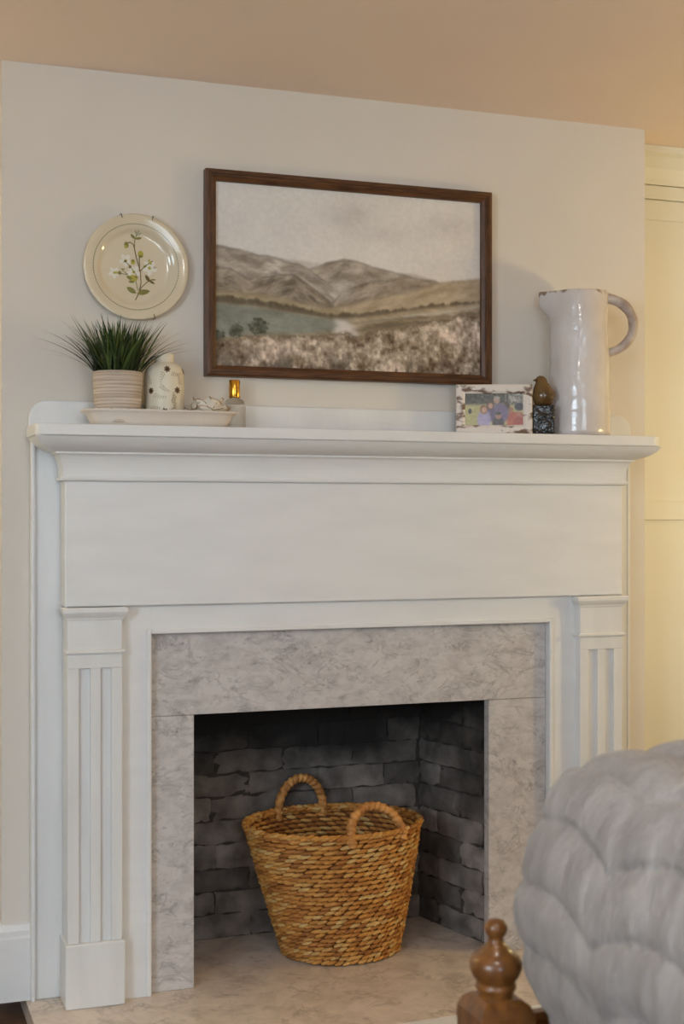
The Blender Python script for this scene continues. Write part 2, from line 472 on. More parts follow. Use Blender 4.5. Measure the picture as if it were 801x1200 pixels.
# upstand on the wall with rounded top corners
r = 0.045
up = [(0.401, SZ1 - 0.005)] + [(0.401 + r - r * math.cos(a), 1.486 - r + r * math.sin(a)) for a in [PI / 2 * i / 8 for i in range(9)]]
up += [(2.108 - r + r * math.sin(a), 1.486 - r + r * math.cos(a)) for a in [PI / 2 * i / 8 for i in range(9)]] + [(2.108, SZ1 - 0.005)]
mpart(prism('upstand', up, YW - 0.022, YW - 0.0005, M['white2'], axis='Y', bev=0.003))
# crown under the shelf
prof = [(0.0, SZ0), (0.076, SZ0)]
prof += [(0.078 - 0.052 * t + 0.006 * math.sin(PI * t), SZ0 - 0.002 - 0.0345 * t - 0.004 * math.sin(PI * t)) for t in [i / 8 for i in range(9)]]
prof += [(0.0245, 1.3545), (0.0245, 1.350)]
prof += [(0.006 + 0.0175 * (1 - math.sin(a)), 1.299 + 0.051 * math.cos(a)) for a in [PI / 2 * i / 8 for i in range(9)]]
prof += [(0.006, 1.295), (0.0105, 1.294), (0.012, 1.2895), (0.0105, 1.285), (0.0, 1.2835)]
mpart(sweep('crown_moulding', prof, [(FX0, YW - 0.02), (FX0, YF), (FX1, YF), (FX1, YW - 0.02)], M['white']))
# backing boards seen at each side of the pilasters
mpart(boxes('backing_board', [(0.410, FX0 + 0.03, 3.437, YW - 0.0005, 0, SZ0), ], M['white2'], bev=0.004))
mpart(boxes('backing_board', [(FX1 - 0.03, 2.100, 3.437, YW - 0.0005, 0, SZ0), ], M['white2'], bev=0.004))
mpart(boxes('backing_bead', [(0.406, 0.416, 3.425, YW - 0.0005, 0.0, SZ0)], M['white'], bev=0.003))
mpart(boxes('backing_bead', [(2.094, 2.104, 3.434, YW - 0.0005, 0.0, SZ0)], M['white'], bev=0.003))
ZF = 0.9755
mpart(boxes('frieze_panel', [(FX0, FX1, YF, YW - 0.0005, ZF, 1.2845)], M['white'], bev=0.0035))
# casing around the marble
mpart(boxes('casing', [(0.600, 0.6925, 3.372, YW - 0.0005, 0, ZF - 0.0005), ], M['white'], bev=0.0003))
mpart(boxes('casing', [(1.8075, 1.905, 3.372, YW - 0.0005, 0, ZF - 0.0005)], M['white'], bev=0.0003))
mpart(boxes('casing', [(0.6925, 1.8075, 3.372, YW - 0.0005, 0.9045, ZF - 0.0005)], M['white'], bev=0.0003))
mpart(boxes('casing_bead', [(0.6815, 0.6935, 3.365, 3.376, 0.0, 0.9155), (1.8065, 1.8185, 3.365, 3.376, 0.0, 0.9155), (0.6935, 1.8065, 3.365, 3.376, 0.9035, 0.9155)], M['white'], bev=0.003))
def pilaster(x0, x1):
    wd = x1 - x0; yb, yf = YF - 0.002, YF - 0.012
    p = mpart(boxes('pilaster', [(x0, x1, yb, YW - 0.0005, 0.15, 0.95)], M['white2'], bev=0.002))
    def sub(o):
        o.parent = p; return o
    a = [0, 0.205, 0.41, 0.60, 0.795, 1.0]
    st = [(x0 + wd * a[i], x0 + wd * a[i + 1], yf, yb + 0.001, 0.158, 0.8265) for i in (0, 2, 4)]
    st.append((x0, x1, yf, yb + 0.001, 0.8265, 0.946))
    for s in st[:3]: sub(boxes('fillet', [s], M['white2'], bev=0.0015))
    sub(boxes('neck', [st[3]], M['white2'], bev=0.0015))
    yo = yf
    band = [(0, 0.861), (0.005, 0.862), (0.007, 0.8665), (0.005, 0.871), (0, 0.872)]
    sub(sweep('astragal', band, [(x0, YF + 0.02), (x0, yo), (x1, yo), (x1, YF + 0.02)], M['white2']))
    cap = [(0, 0.944), (0.003, 0.945), (0.004, 0.950), (0.010, 0.958), (0.0125, 0.9635), (0.0125, 0.9715), (0.010, 0.975), (0, 0.9752)]
    sub(sweep('capital', cap, [(x0, YF + 0.02), (x0, yo), (x1, yo), (x1, YF + 0.02)], M['white2']))
    sub(boxes('plinth', [(x0 - 0.006, x1 + 0.006, yf - 0.008, YW - 0.001, 0.0, 0.158)], M['white2'], bev=0.004))
pilaster(0.483, 0.616)
pilaster(1.888, 2.022)

# ---------------------------------------------------------------- marble surround, firebox, hearth
ms = thing('marble_surround', 'pale grey veined marble slabs framing the firebox opening', 'fireplace surround', (XC, YW, 0))
def spart(o):
    o.parent = ms; o.matrix_parent_inverse = Matrix.Translation((-XC, -YW, 0)); return o
spart(boxes('marble_slab', [(0.694, 1.806, YM, YM + 0.03, OZ, 0.9035)], M['marble'], bev=0.0015))
spart(boxes('marble_slab', [(0.694, OX0, YM, YM + 0.03, 0.0005, OZ - 0.0008)], M['marble'], bev=0.0015))
spart(boxes('marble_slab', [(OX1, 1.806, YM, YM + 0.03, 0.0005, OZ - 0.0008)], M['marble'], bev=0.0015))

he = thing('hearth', 'flat veined beige marble hearth slab running into the firebox', 'hearth', (XC, 3.2, 0))
o = boxes('slab', [(0.395, 2.115, 2.995, 3.80, -0.05, 0.0)], M['hearth'], he, bev=0.002); o.matrix_parent_inverse = Matrix.Translation((-XC, -3.2, 0))
o = boxes('border', [(0.335, 2.175, 2.935, 2.993, -0.05, 0.001)], M['white'], he, bev=0.003); o.matrix_parent_inverse = Matrix.Translation((-XC, -3.2, 0))
tag(o, 'white painted border strip')

fb = thing('firebox', 'soot blackened painted brick firebox behind the marble', 'firebox', (XC, 3.55, 0))
YB = 3.765
FZ = 0.80
def brick_mesh(seed):
    rr = random.Random(seed); nx, nz = 6, 4
    vs = []; fs = []
    g = {}
    for j in range(nz + 1):
        for i in range(nx + 1):
            e = (i in (0, nx)) + (j in (0, nz))
            xx = i / nx; zz = j / nz
            xx = xx + rr.uniform(-0.02, 0.02); zz = zz + rr.uniform(-0.07, 0.07)
            dep = rr.uniform(0.0, 0.005) - (rr.choice((0.0, 0.001, 0.003, 0.006)) if e else 0) - (0.003 if e == 2 else 0)
            g[i, j] = len(vs); vs.append((xx, -dep, zz))
    for j in range(nz):
        for i in range(nx):
            fs.append((g[i, j], g[i + 1, j], g[i + 1, j + 1], g[i, j + 1]))
    ring = [g[i, 0] for i in range(nx + 1)] + [g[nx, j] for j in range(1, nz + 1)] + [g[i, nz] for i in range(nx - 1, -1, -1)] + [g[0, j] for j in range(nz - 1, 0, -1)]
    b = len(vs)
    for q in ring:
        v = vs[q]; vs.append((v[0], 0.02, v[2]))
    n = len(ring)
    for q in ring: vs.append(vs[q])
    for i in range(n):
        fs.append((b + n + (i + 1) % n, b + n + i, b + i, b + (i + 1) % n))
    me = bpy.data.meshes.new('brick'); me.from_pydata(vs, [], fs)
    me.polygons.foreach_set('use_smooth', [True] * len(me.polygons)); me.update()
    return me
brick_lib = {}
for mi, mm in enumerate(M['brick'] + [M['soot']]):
    brick_lib[mi] = []
    for s in range(4):
        me = brick_mesh(100 + 10 * mi + s); me.materials.append(mm); brick_lib[mi].append(me)
def brick_wall(name, ax, ay, bx, by, lo=0, e0=.03, e1=.03):
    """panel from plan point a to b; its visible face looks towards the room side"""
    d = Vector((bx - ax, by - ay)); L = d.length; ang = math.atan2(d.y, d.x)
    dn = d.normalized(); nb = Vector((-dn.y, dn.x))            # backwards
    pnl = mesh(name, [(-e0, 0.0035, 0), (L + e1, 0.0035, 0), (L + e1, 0.0035, FZ), (-e0, 0.0035, FZ), (-e0, 0.03, 0), (L + e1, 0.03, 0), (L + e1, 0.03, FZ), (-e0, 0.03, FZ)],
               [(0, 1, 2, 3), (7, 6, 5, 4), (0, 4, 5, 1), (1, 5, 6, 2), (2, 6, 7, 3), (3, 7, 4, 0)], M['grout'], fb)
    pnl.location = (ax - XC, ay - 3.55, 0); pnl.rotation_euler = (0, 0, ang)
    z = 0.002; c = lo
    while z < FZ - 0.01:
        h = min(random.choice((0.064, 0.068, 0.071)), FZ - z)
        x = -0.105 if c % 2 else 0.0
        x += random.uniform(-0.012, 0.0)
        while x < L - 0.004:
            bl = random.uniform(0.198, 0.216); x0 = max(x, 0.001); x1 = min(x + bl, L - 0.001)
            if x1 - x0 > 0.02:
                wx = ax + dn.x * (x0 + x1) / 2
                # soot stain: black above the fire, spreading in the upper courses
                so = (z / FZ) * 1.5 - abs(wx - 1.30) * 1.3 + random.uniform(-0.15, 0.15)
                mi = random.choice((0, 0, 1, 2))
                o = bpy.data.objects.new('brick', random.choice(brick_lib[mi])); C.objects.link(o); o.parent = pnl
                o.location = (x0, random.uniform(-0.0035, 0.0025), z); o.scale = (x1 - x0 - 0.003, 1, h - 0.003)
            x += bl
        z += h; c += 1
brick_wall('rear_panel', 0.86, YB, 1.585, YB)
brick_wall('side_panel', 1.585, YB, 1.665, 3.425, 1, .03, 0)
brick_wall('side_panel', 0.775, 3.425, 0.86, YB, 1, 0, .03)
o = boxes('smoke_hood', [(0.74, 1.70, 3.425, 3.85, FZ, FZ + 0.03)], M['soot'], fb); o.matrix_parent_inverse = Matrix.Translation((-XC, -3.55, 0))

# ---------------------------------------------------------------- framed landscape picture
def ridge(x, pts):
    px_, py_ = zip(*pts); return np.interp(x, px_, py_)
def landscape(w_=460, h=300):
    X, Y = np.meshgrid(np.linspace(0, 1, w_), np.linspace(0, 1, h))
    ax = X * 1.5
    A = lambda *c: np.array(c, float)
    img = np.zeros((h, w_, 3))
    def over(mask, col):
        nonlocal img
        mask = np.clip(mask, 0, 1)[..., None]
        img = img * (1 - mask) + col * mask
    sm = lambda v, s: 1 / (1 + np.exp(-np.clip(v / s, -40, 40)))
    fine = fbm(ax * 60, Y * 60, 3, 3); med = fbm(ax * 14, Y * 18, 7, 5); big = fbm(ax * 4, Y * 4, 21, 4)
    wash = fbm(ax * 9, Y * 26, 33, 5)
    # sky
    sky = A(224, 218, 211) + (big - 0.5)[..., None] * 16 + (X[..., None] - 0.5) * A(4, 0, -6)
    img[:] = sky
    over(0.45 * np.exp(-(((X - 0.50) / 0.09) ** 2 + ((Y - 0.14) / 0.07) ** 2)) * (0.4 + med), A(182, 176, 172))
    over(0.5 * np.exp(-(((X - 0.88) / 0.10) ** 2 + ((Y - 0.15) / 0.06) ** 2)) * (0.4 + med), A(190, 182, 176))
    over(0.35 * np.exp(-(((X - 0.6) / 0.2) ** 2 + ((Y - 0.23) / 0.05) ** 2)) * med * 1.6, A(196, 188, 183))
    n1 = (fbm(X * 12, Y * 0, 50, 4) - 0.5)
    def hill(pts, col, dark, jag=0.03, edge=0.004, shade=0.2, seed=1, tex=1.0):
        r = ridge(X, pts) + (fbm(X * 16, Y * 0 + seed, 60 + seed, 4) - 0.5) * jag
        d = Y - r
        t = fbm(ax * 11 + d * 8, d * 22 + seed, 70 + seed, 5)
        base = A(*col) + (t - 0.5)[..., None] * 120 * tex
        base = base - np.clip(1 - d / shade, 0, 1)[..., None] * 0
        ev = np.clip(fbm(ax * 16 + d * 10, d * 34, 90 + seed, 4) * 2 - 1, 0, 1)[..., None]
        base = base * (1 - 0.6 * ev * tex) + A(*dark) * 0.6 * ev * tex
        edge_l = np.exp(-(d / 0.010) ** 2)[..., None] * 0.35
        base = base * (1 - edge_l) + A(*dark) * edge_l
        over(sm(d, edge), base)
        return d
    hill([(0, .36), (.15, .395), (.28, .40), (.42, .42), (1, .6)], (206, 199, 192), (176, 168, 162), 0.012, 0.004, seed=1, tex=0.4)
    hill([(0, .7), (.50, .46), (.62, .44), (.72, .435), (.80, .46), (.92, .50), (1, .55)], (204, 194, 184), (172, 163, 156), 0.012, 0.004, seed=2, tex=0.4)
    hill([(0, .8), (.30, .47), (.36, .43), (.42, .395), (.47, .378), (.53, .385), (.58, .41), (.65, .43), (.72, .45), (.84, .53), (1, .65)], (170, 158, 142), (112, 106, 102), 0.014, 0.003, seed=3, tex=1.0)
    hill([(0, .345), (.05, .355), (.10, .36), (.16, .385), (.22, .39), (.30, .42), (.38, .48), (.45, .55), (.52, .7), (1, 1)], (172, 161, 149), (112, 104, 98), 0.016, 0.003, seed=4, tex=1.1)
    hill([(0, .9), (.40, .68), (.46, .56), (.55, .50), (.66, .465), (.74, .455), (.82, .47), (.9, .52), (1, .56)], (164, 150, 132), (104, 98, 92), 0.012, 0.003, seed=5, tex=1.0)
    hill([(0, .46), (.06, .47), (.12, .52), (.18, .50), (.24, .485), (.29, .475), (.34, .53), (.42, .62), (.5, .75), (1, 1)], (158, 145, 128), (80, 74, 70), 0.014, 0.003, seed=6, tex=1.3)
    # white mist in the valley
    over(0.55 * np.exp(-(((X - 0.46) / 0.035) ** 2 + ((Y - 0.56) / 0.05) ** 2)) * (0.5 + med), A(206, 200, 196))
    # golden slope on the right
    hill([(0, .80), (.40, .66), (.55, .605), (.70, .545), (.84, .475), (.92, .455), (1, .44)], (184, 165, 138), (142, 124, 102), 0.010, 0.004, seed=7, tex=0.5)
    # band of low meadow in front of the left hills
    hill([(0, .585), (.2, .60), (.35, .64), (.5, .68), (1, .8)], (168, 152, 124), (132, 118, 96), 0.008, 0.006, seed=8, tex=0.5)
    # treeline
    tl = ridge(X, [(0, .615), (.15, .625), (.3, .655), (.42, .685), (.52, .675), (.65, .645), (.8, .605), (.9, .585), (1, .565)])
    th = ridge(X, [(0, .045), (.3, .042), (.45, .03), (.7, .022), (1, .018)])
    jag = (fbm(ax * 40, Y * 10, 101, 3) - 0.5) * 0.03
    over(sm(Y - tl - jag, 0.003) * sm(tl + th - Y - jag * 0.5, 0.006) * (0.75 + 0.5 * (fine - 0.3)), A(92, 82, 66) + (fine - 0.5)[..., None] * 60)
    # right fields below the treeline
    fld = sm(Y - tl - th, 0.005)
    over(fld * 0.95, A(156, 138, 112) + (wash - 0.5)[..., None] * 130)
    for (y0, y1, thk, cc, al) in ((.76, .60, .014, (196, 186, 170), .7), (.79, .655, .012, (110, 100, 84), .75), (.74, .64, .010, (112, 102, 88), .5), (.83, .70, .012, (198, 184, 166), .6), (.86, .76, .016, (132, 116, 92), .6)):
        yy = y0 + (y1 - y0) * np.clip((X - .45) / .55, 0, 1) ** 0.9 + (wash - 0.5) * 0.03
        over(al * np.exp(-((Y - yy) / thk) ** 2) * sm(X - .52, .03) * (0.5 + med), A(*cc))
    # grey-green meadow on the left
    md = sm(Y - tl - th * 0.95, 0.004) * sm(.845 - X * 0.14 - Y + (med - .5) * .02, 0.006) * sm(.47 - X + (med - .5) * .05, 0.012)
    over(md, A(138, 141, 130) + (wash - 0.5)[..., None] * 46 + (0.7 - Y[..., None]) * A(-40, -30, -20))
    # pale track
    tx = ridge(Y, [(.70, .445), (.74, .47), (.80, .475), (.86, .455)]); tw = ridge(Y, [(.69, .005), (.72, .024), (.80, .045), (.86, .06)])
    over(sm(tw - np.abs(X - tx) + (med - .5) * .02, 0.006) * sm(Y - .715, .006) * sm(.845 - Y, .01), A(216, 208, 202))
    # foreground grasses
    fg = ridge(X, [(0, .855), (.1, .85), (.2, .835), (.3, .815), (.42, .80), (.52, .80), (.62, .77), (.75, .73), (.88, .68), (1, .64)]) + (med - 0.5) * 0.05
    g = fbm(ax * 30, Y * 34, 120, 4); g2 = fbm(ax * 70, Y * 34, 130, 3); pat = fbm(ax * 6, Y * 9, 140, 4)
    gc = A(168, 152, 133) + (g - .5)[..., None] * 150 + (g2 - .5)[..., None] * 70
    gc = gc + np.clip(pat - .5, 0, 1)[..., None] * A(70, 62, 66) * 2.4 - np.clip(.47 - pat, 0, 1)[..., None] * A(150, 165, 170)
    depth = np.clip((Y - .86) / .14, 0, 1)[..., None]
    dk = np.clip((fbm(ax * 22, Y * 12, 150, 4) - 0.44) * 6, 0, 1)[..., None]
    gc = gc * (1 - depth * dk * .75) + A(84, 74, 66) * depth * dk * .75
    over(sm(Y - fg, 0.006), gc)
    over(0.6 * np.exp(-((Y - fg) / 0.012) ** 2) * (fine > .42), A(112, 98, 80))
    # two round shrubs
    for cx, cy, rx, ry in ((.078, .80, .026, .038), (.158, .775, .034, .045), (.01, .83, .03, .025)):
        e = ((X - cx) / rx) ** 2 + ((Y - cy) / ry) ** 2 + (fine - .5) * 1.3
        over(sm(1 - e, 0.12) * .9, A(88, 90, 76) + (fine - .5)[..., None] * 60)
    img = img + (fine - 0.5)[..., None] * 14
    return img

PX0, PX1, PZ0, PZ1 = 0.848, 1.661, 1.560, 2.095
pw, ph = PX1 - PX0, PZ1 - PZ0; fwid = 0.0285
pc = thing('framed_landscape', 'walnut framed watercolour print of misty hills above the mantel', 'picture', ((PX0 + PX1) / 2, YW, (PZ0 + PZ1) / 2))
fprof = [(0, -0.003), (0, -0.030), (0.006, -0.034), (0.011, -0.034), (0.013, -0.031), (0.017, -0.031), (0.020, -0.027), (fwid, -0.022), (fwid, -0.006), (0, -0.003)]
def frame_side(o0, o1, m, par, prof_, name='frame_rail'):
    """one mitred side from corner o0 to o1 (x,z); profile (inwards, y)"""
    a = Vector(o0); b = Vector(o1); d = (b - a).normalized(); nin = Vector((-d.y, d.x))
    vs = []; fs = []
    for c, s in ((a, 1), (b, -1)):
        for (q, yy) in prof_:
            p = c + nin * q + d * q * s; vs.append((p.x, yy, p.y))
    k_ = len(prof_)
    for j in range(k_ - 1): fs.append((j, j + 1, k_ + j + 1, k_ + j))
    fs.append(tuple(range(k_))); fs.append(tuple(range(k_, 2 * k_)))
    ob = mesh(name, vs, fs, m, par)
    bm = bmesh.new(); bm.from_mesh(ob.data); bmesh.ops.recalc_face_normals(bm, faces=bm.faces); bm.to_mesh(ob.data); bm.free()
    return ob
cs = [(-pw / 2, -ph / 2), (pw / 2, -ph / 2), (pw / 2, ph / 2), (-pw / 2, ph / 2)]
for i in range(4):
    frame_side(cs[i], cs[(i + 1) % 4], M['wood_dark'] if i % 2 == 0 else M['wood_darkv'], pc, fprof)
print_grid('print', landscape(), pw - 2 * fwid + 0.006, ph - 2 * fwid + 0.006, M['paint'], pc, (0, -0.012, 0))

# ---------------------------------------------------------------- wall plate
PR = 0.1345
pt = thing('wall_plate', 'cream dinner plate with a flowering sprig hung on the wall', 'plate', (0.669, YW, 1.830))
def plate_y(r):            # how far the front stands off the wall
    q = r / PR
    return float(np.interp(q, [0, .60, .66, .74, .80, .97, 1.0], [.010, .010, .0115, .0195, .0215, .026, .0245]))
prof = [(0.0001, -plate_y(0))] + [(PR * q, -plate_y(PR * q)) for q in (.3, .58, .62, .66, .70, .74, .77, .80, .9, .965, .985, 1.0)] + [(PR * .985, -0.0215), (PR * .75, -0.013), (PR * .6, -0.004), (0.0001, -0.004)]
pl = lathe('dish', prof, M['cream'], pt, seg=72, cap=False)
pl.rotation_euler = (0, 0, 0)
for v in pl.data.vertices:
    x_, y_, z_ = v.co; v.co = (x_, z_, y_)
bm = bmesh.new(); bm.from_mesh(pl.data); bmesh.ops.recalc_face_normals(bm, faces=bm.faces); bm.to_mesh(pl.data); bm.free()
def pmap(x_, y_, li=0): return (x_, -plate_y(math.hypot(x_, y_)) - 0.0002 - li * .5, y_)
def q(x_, y_): return ((x_ - 402) / 358 * PR, (418 - y_) / 358 * PR)
cols = [mat('sage_print', (120, 122, 92), rough=0.2), mat('olive_print', (128, 124, 62), rough=0.2), mat('yellow_print', (178, 168, 74), rough=0.2),
        mat('white_print', (226, 221, 208), rough=0.2), mat('umber_print', (112, 96, 58), rough=0.2), mat('palesage_print', (172, 166, 138), rough=0.2)]
ring = []
for i in range(110):
    a0 = 2 * PI * i / 110; a1 = a0 + 2 * PI / 110 * 0.72; r0, r1 = PR * .803, PR * .817
    ring.append(([(r0 * math.cos(a0), r0 * math.sin(a0)), (r1 * math.cos(a0), r1 * math.sin(a0)), (r1 * math.cos(a1), r1 * math.sin(a1)), (r0 * math.cos(a1), r0 * math.sin(a1))], 0))
decal('border_print', ring, cols, pmap, pl)['kind'] = 'stuff'
sp = []
def st(pts, wd=3.2, c=1):
    wd *= .8
    for l in line2([q(*p) for p in pts], wd / 358 * PR): sp.append((l, c))
def lf(x0, y0, x1, y1, wd, c=1): sp.append((leaf2(*q(x0, y0), *q(x1, y1), wd / 358 * PR), c))
def bl(x_, y_, a, b, c, ang=0): sp.append((ell(*q(x_, y_), a / 358 * PR, b / 358 * PR, ang), c))
def flower(x_, y_, rr, c=3, cc=2):
    for k_ in range(5):
        a = 2 * PI * k_ / 5 + .3; bl(x_ + rr * .6 * math.cos(a), y_ + rr * .6 * math.sin(a), rr * .55, rr * .36, c, -a)
    bl(x_, y_, rr * .25, rr * .25, cc)
for f_ in ((335, 372, 40), (390, 448, 44), (498, 415, 46), (258, 460, 36)): flower(*f_)
st([(400, 640), (425, 590), (440, 520), (435, 440), (408, 350), (395, 290), (388, 262), (365, 247), (345, 258)], 4, 4)
st([(395, 290), (398, 230), (412, 190)]); st([(435, 440), (470, 402), (520, 365)], 3.5, 4); st([(430, 440), (428, 345)], 4, 4)
st([(418, 570), (405, 510), (388, 490)]); st([(438, 555), (480, 512), (520, 490)], 3.5, 4); st([(410, 470), (365, 410), (330, 375)], 3)
st([(350, 465), (310, 440)], 3); st([(350, 468), (280, 460)], 3, 4); st([(425, 590), (440, 560)], 4, 4)
lf(408, 592, 342, 552, 17); lf(412, 592, 503, 570, 18); lf(400, 224, 368, 192, 9); lf(398, 224, 446, 214, 8)
lf(410, 195, 395, 165, 5, 5); lf(412, 195, 425, 160, 5, 5); lf(412, 198, 445, 180, 5, 5)
bl(340, 268, 15, 22, 1); bl(335, 280, 10, 12, 2); bl(437, 325, 20, 24, 2); bl(437, 340, 14, 10, 1); bl(384, 380, 16, 18, 2); bl(385, 372, 8, 10, 1)
bl(388, 490, 30, 24, 2); bl(360, 488, 20, 11, 1, -.5); bl(375, 515, 20, 8, 1); bl(408, 482, 10, 8, 1); bl(294, 460, 12, 14, 1); bl(272, 460, 10, 9, 2)
lf(468, 462, 500, 510, 12, 4); lf(495, 500, 535, 522, 8, 4); lf(500, 495, 545, 492, 5, 1); lf(345, 375, 320, 385, 7, 4); lf(372, 405, 358, 425, 9, 4)
lf(455, 415, 480, 395, 8, 1); lf(498, 372, 512, 392, 9, 2); lf(500, 352, 490, 378, 6, 2); lf(520, 415, 548, 405, 5, 5); lf(332, 435, 300, 432, 5, 1)
decal('sprig_print', sp, cols, pmap, pl)['kind'] = 'stuff'
for a in (R(107), R(72), R(-70)):
    d = Vector((math.cos(a), 0, math.sin(a)))
    pts = [d * (PR + 0.003) + Vector((0, -0.004, 0)), d * (PR + 0.003) + Vector((0, -0.0285, 0)), d * (PR - 0.003) + Vector((0, -0.0305, 0)), d * (PR - 0.008) + Vector((0, -0.0285, 0))]
    tube('hanger_hook', pts, 0.0009, M['dark'], pt, seg=6)

# ---------------------------------------------------------------- tray with its things
TX, TY, TZ = 0.7115, 3.350, SZ1
tr = thing('serving_tray', 'long cream ceramic platter with a scalloped rim on the shelf', 'tray', (TX, TY, TZ))
def tray_ring(hx, hy, z, scal=0.0, n=120):
    out = []
    for i in range(n):
        a = 2 * PI * i / n; c, s = math.cos(a), math.sin(a)
        e = 0.55
        x_ = hx * math.copysign(abs(c) ** e, c); y_ = hy * math.copysign(abs(s) ** e, s)
        kq = 1 + scal * (abs(math.sin(a * 24)))
        out.append((x_ * kq, y_ * kq, z + scal * 0.12 * abs(math.sin(a * 24))))
    return out
rings = [tray_ring(.155, .044, 0), tray_ring(.165, .046, 0.001), tray_ring(.176, .056, .016), tray_ring(.181, .060, .029), tray_ring(.188, .064, .0325, .012), tray_ring(.193, .067, .0355, .014), tray_ring(.193, .067, .0385, .014),
         tray_ring(.187, .063, .038, .008), tray_ring(.178, .057, .031), tray_ring(.170, .051, .016), tray_ring(.158, .043, .007), tray_ring(.08, .02, .007), tray_ring(.001, .001, .007)]
vs = [p for r_ in rings for p in r_]; n = 120; fs = []
for i in range(len(rings) - 1):
    for j in range(n):
        fs.append((i * n + j, i * n + (j + 1) % n, (i + 1) * n + (j + 1) % n, (i + 1) * n + j))
fs.append(tuple(reversed(range(n))))
mesh('dish', vs, fs, M['trayc'], tr, smooth=True)
zb = TZ + 0.0072

# pot of grass
GX, GY = 0.6060, 3.352
gp = thing('potted_grass', 'green faux grass in a ribbed whitewashed pot on the tray', 'potted plant', (GX, GY, zb))
prof = [(0.050, 0.0), (0.0525, 0.001)]
nr = 15; PH = 0.126
for i in range(nr):
    z0 = 0.003 + (PH - 0.006) * i / nr; z1 = 0.003 + (PH - 0.006) * (i + 1) / nr
    def rad(z): return 0.0535 + 0.0075 * min(1, z / 0.10) ** 0.9 + 0.0008 * math.sin(z / PH * PI)
    for f_ in (0.05, 0.3, 0.6, 0.95):
        z_ = z0 + (z1 - z0) * f_
        prof.append((rad(z_) - (0.0013 if f_ in (0.05, 0.95) else 0), z_))
prof += [(0.0605, PH), (0.0565, PH), (0.056, PH - 0.012), (0.0001, PH - 0.012)]
M['pot'] = mat('whitewashed_pot', (206, 192, 178), (166, 146, 128), 5, rough=0.7, bump=0.3, bscale=90, stretch=(0.5, 0.5, 26), lo=0.40, hi=0.66)
lathe('pot', prof, M['pot'], gp, seg=56)
lathe('soil', [(0.0555, PH - 0.0115), (0.03, PH - 0.008), (0.0001, PH - 0.007)], M['soil'], gp, seg=24, cap=False)
vs = []; fs = []; colr = []
rg = random.Random(5)
def blade(bx_, by_, az, ln, lean, curl, wd, col):
    pts = []; n_ = 7; p = Vector((bx_, by_, PH - 0.015)); el = PI / 2 - lean
    d_h = Vector((math.cos(az), math.sin(az), 0)); sd = Vector((-math.sin(az), math.cos(az), 0))
    sd = (sd * math.cos(.5) + d_h * math.sin(rg.uniform(-.6, .6))).normalized()
    for i in range(n_ + 1):
        t = i / n_; ww = wd * (0.55 + 0.45 * math.sin(min(1, t * 2.2) * PI / 2)) * (1 - t ** 2.2) + 0.0001
        b_ = len(vs); vs.append(p - sd * ww); vs.append(p + sd * ww)
        cc = [c_ * (0.82 + 0.35 * t) for c_ in col]; colr.extend([cc, cc])
        if i: fs.append((b_ - 2, b_ - 1, b_ + 1, b_))
        p = p + (d_h * math.cos(el) + Vector((0, 0, 1)) * math.sin(el)) * (ln / n_)
        if p.y > 0.083: p.y = 0.083 + rg.uniform(-.003, .0)
        el -= curl / n_
for i in range(340):
    a = rg.uniform(0, 2 * PI); rr = 0.05 * math.sqrt(rg.random())
    out = rr / 0.05
    az = a + rg.gauss(0, 0.5); lean = abs(rg.gauss(0.05, 0.10)) + 0.42 * out ** 1.6 * rg.uniform(.3, 1.2)
    ln = rg.uniform(0.085, 0.155) * (1.0 + 0.15 * out)
    g_ = rg.random()
    col = [(40, 58, 28), (54, 74, 34), (78, 96, 46), (32, 46, 26), (96, 108, 56)][min(4, int(g_ * 5))]
    blade(rr * math.cos(a), rr * math.sin(a) * 0.9, az, ln, lean, rg.uniform(0.0, 0.5) + lean * 0.9, rg.uniform(0.0020, 0.0040), col)
for az, ln, lean in ((PI, .20, .75), (PI * 1.04, .19, .62), (PI * .95, .175, .82), (0, .18, .66), (-.12, .165, .55), (.1, .19, .8), (PI * 1.1, .16, .95), (PI * 1.15, .2, .5), (-.35, .18, .5)):
    blade(0.04 * math.cos(az), 0.04 * math.sin(az), az, ln, lean, 0.75, 0.0028, (44, 62, 32))
gr = mesh('grass_blades', vs, fs, M['grass'], gp)
at = gr.data.color_attributes.new('Col', 'FLOAT_COLOR', 'POINT')
at.data.foreach_set('color', [c_ for cc in colr for c_ in lin([min(255, v_) for v_ in cc])])
gr['kind'] = 'stuff'

# printed vase
VX, VY = 0.7265, 3.368
vz = thing('ginger_jar_vase', 'cream lidless ginger jar with brown flower print on the tray', 'vase', (VX, VY, zb))
vprof = [(0.040, 0), (0.044, 0.001), (0.0475, 0.012), (0.0495, 0.04), (0.050, 0.075), (0.0500, 0.110), (0.0488, 0.126), (0.0455, 0.138), (0.0395, 0.1475), (0.030, 0.1535), (0.0255, 0.1555), (0.0245, 0.159),
         (0.0245, 0.172), (0.0258, 0.1745), (0.0252, 0.1765), (0.0222, 0.1765), (0.0215, 0.160), (0.030, 0.14), (0.044, 0.11), (0.044, 0.01), (0.0001, 0.006)]
lathe('jar', vprof, M['vase'], vz, seg=56)
zz_, rr_ = zip(*[(z_, r_) for r_, z_ in vprof[:10]])
face = math.atan2(-VY, -VX)                                   # azimuth of the side turned to the room
def vmap(s, z_, li=0):
    rr = float(np.interp(z_, zz_, rr_)) + 0.0003 + li * .3; a = face + s / 0.05
    return (rr * math.cos(a), rr * math.sin(a), z_)
vp = []
def vflower(s, z_, rr):
    for k_ in range(7):
        a = 2 * PI * k_ / 7; vp.append((ell(s + rr * .55 * math.cos(a), z_ + rr * .55 * math.sin(a), rr * .42, rr * .24, a, 8), 1))
    vp.append((ell(s, z_, rr * .42, rr * .42, 0, 10), 0))
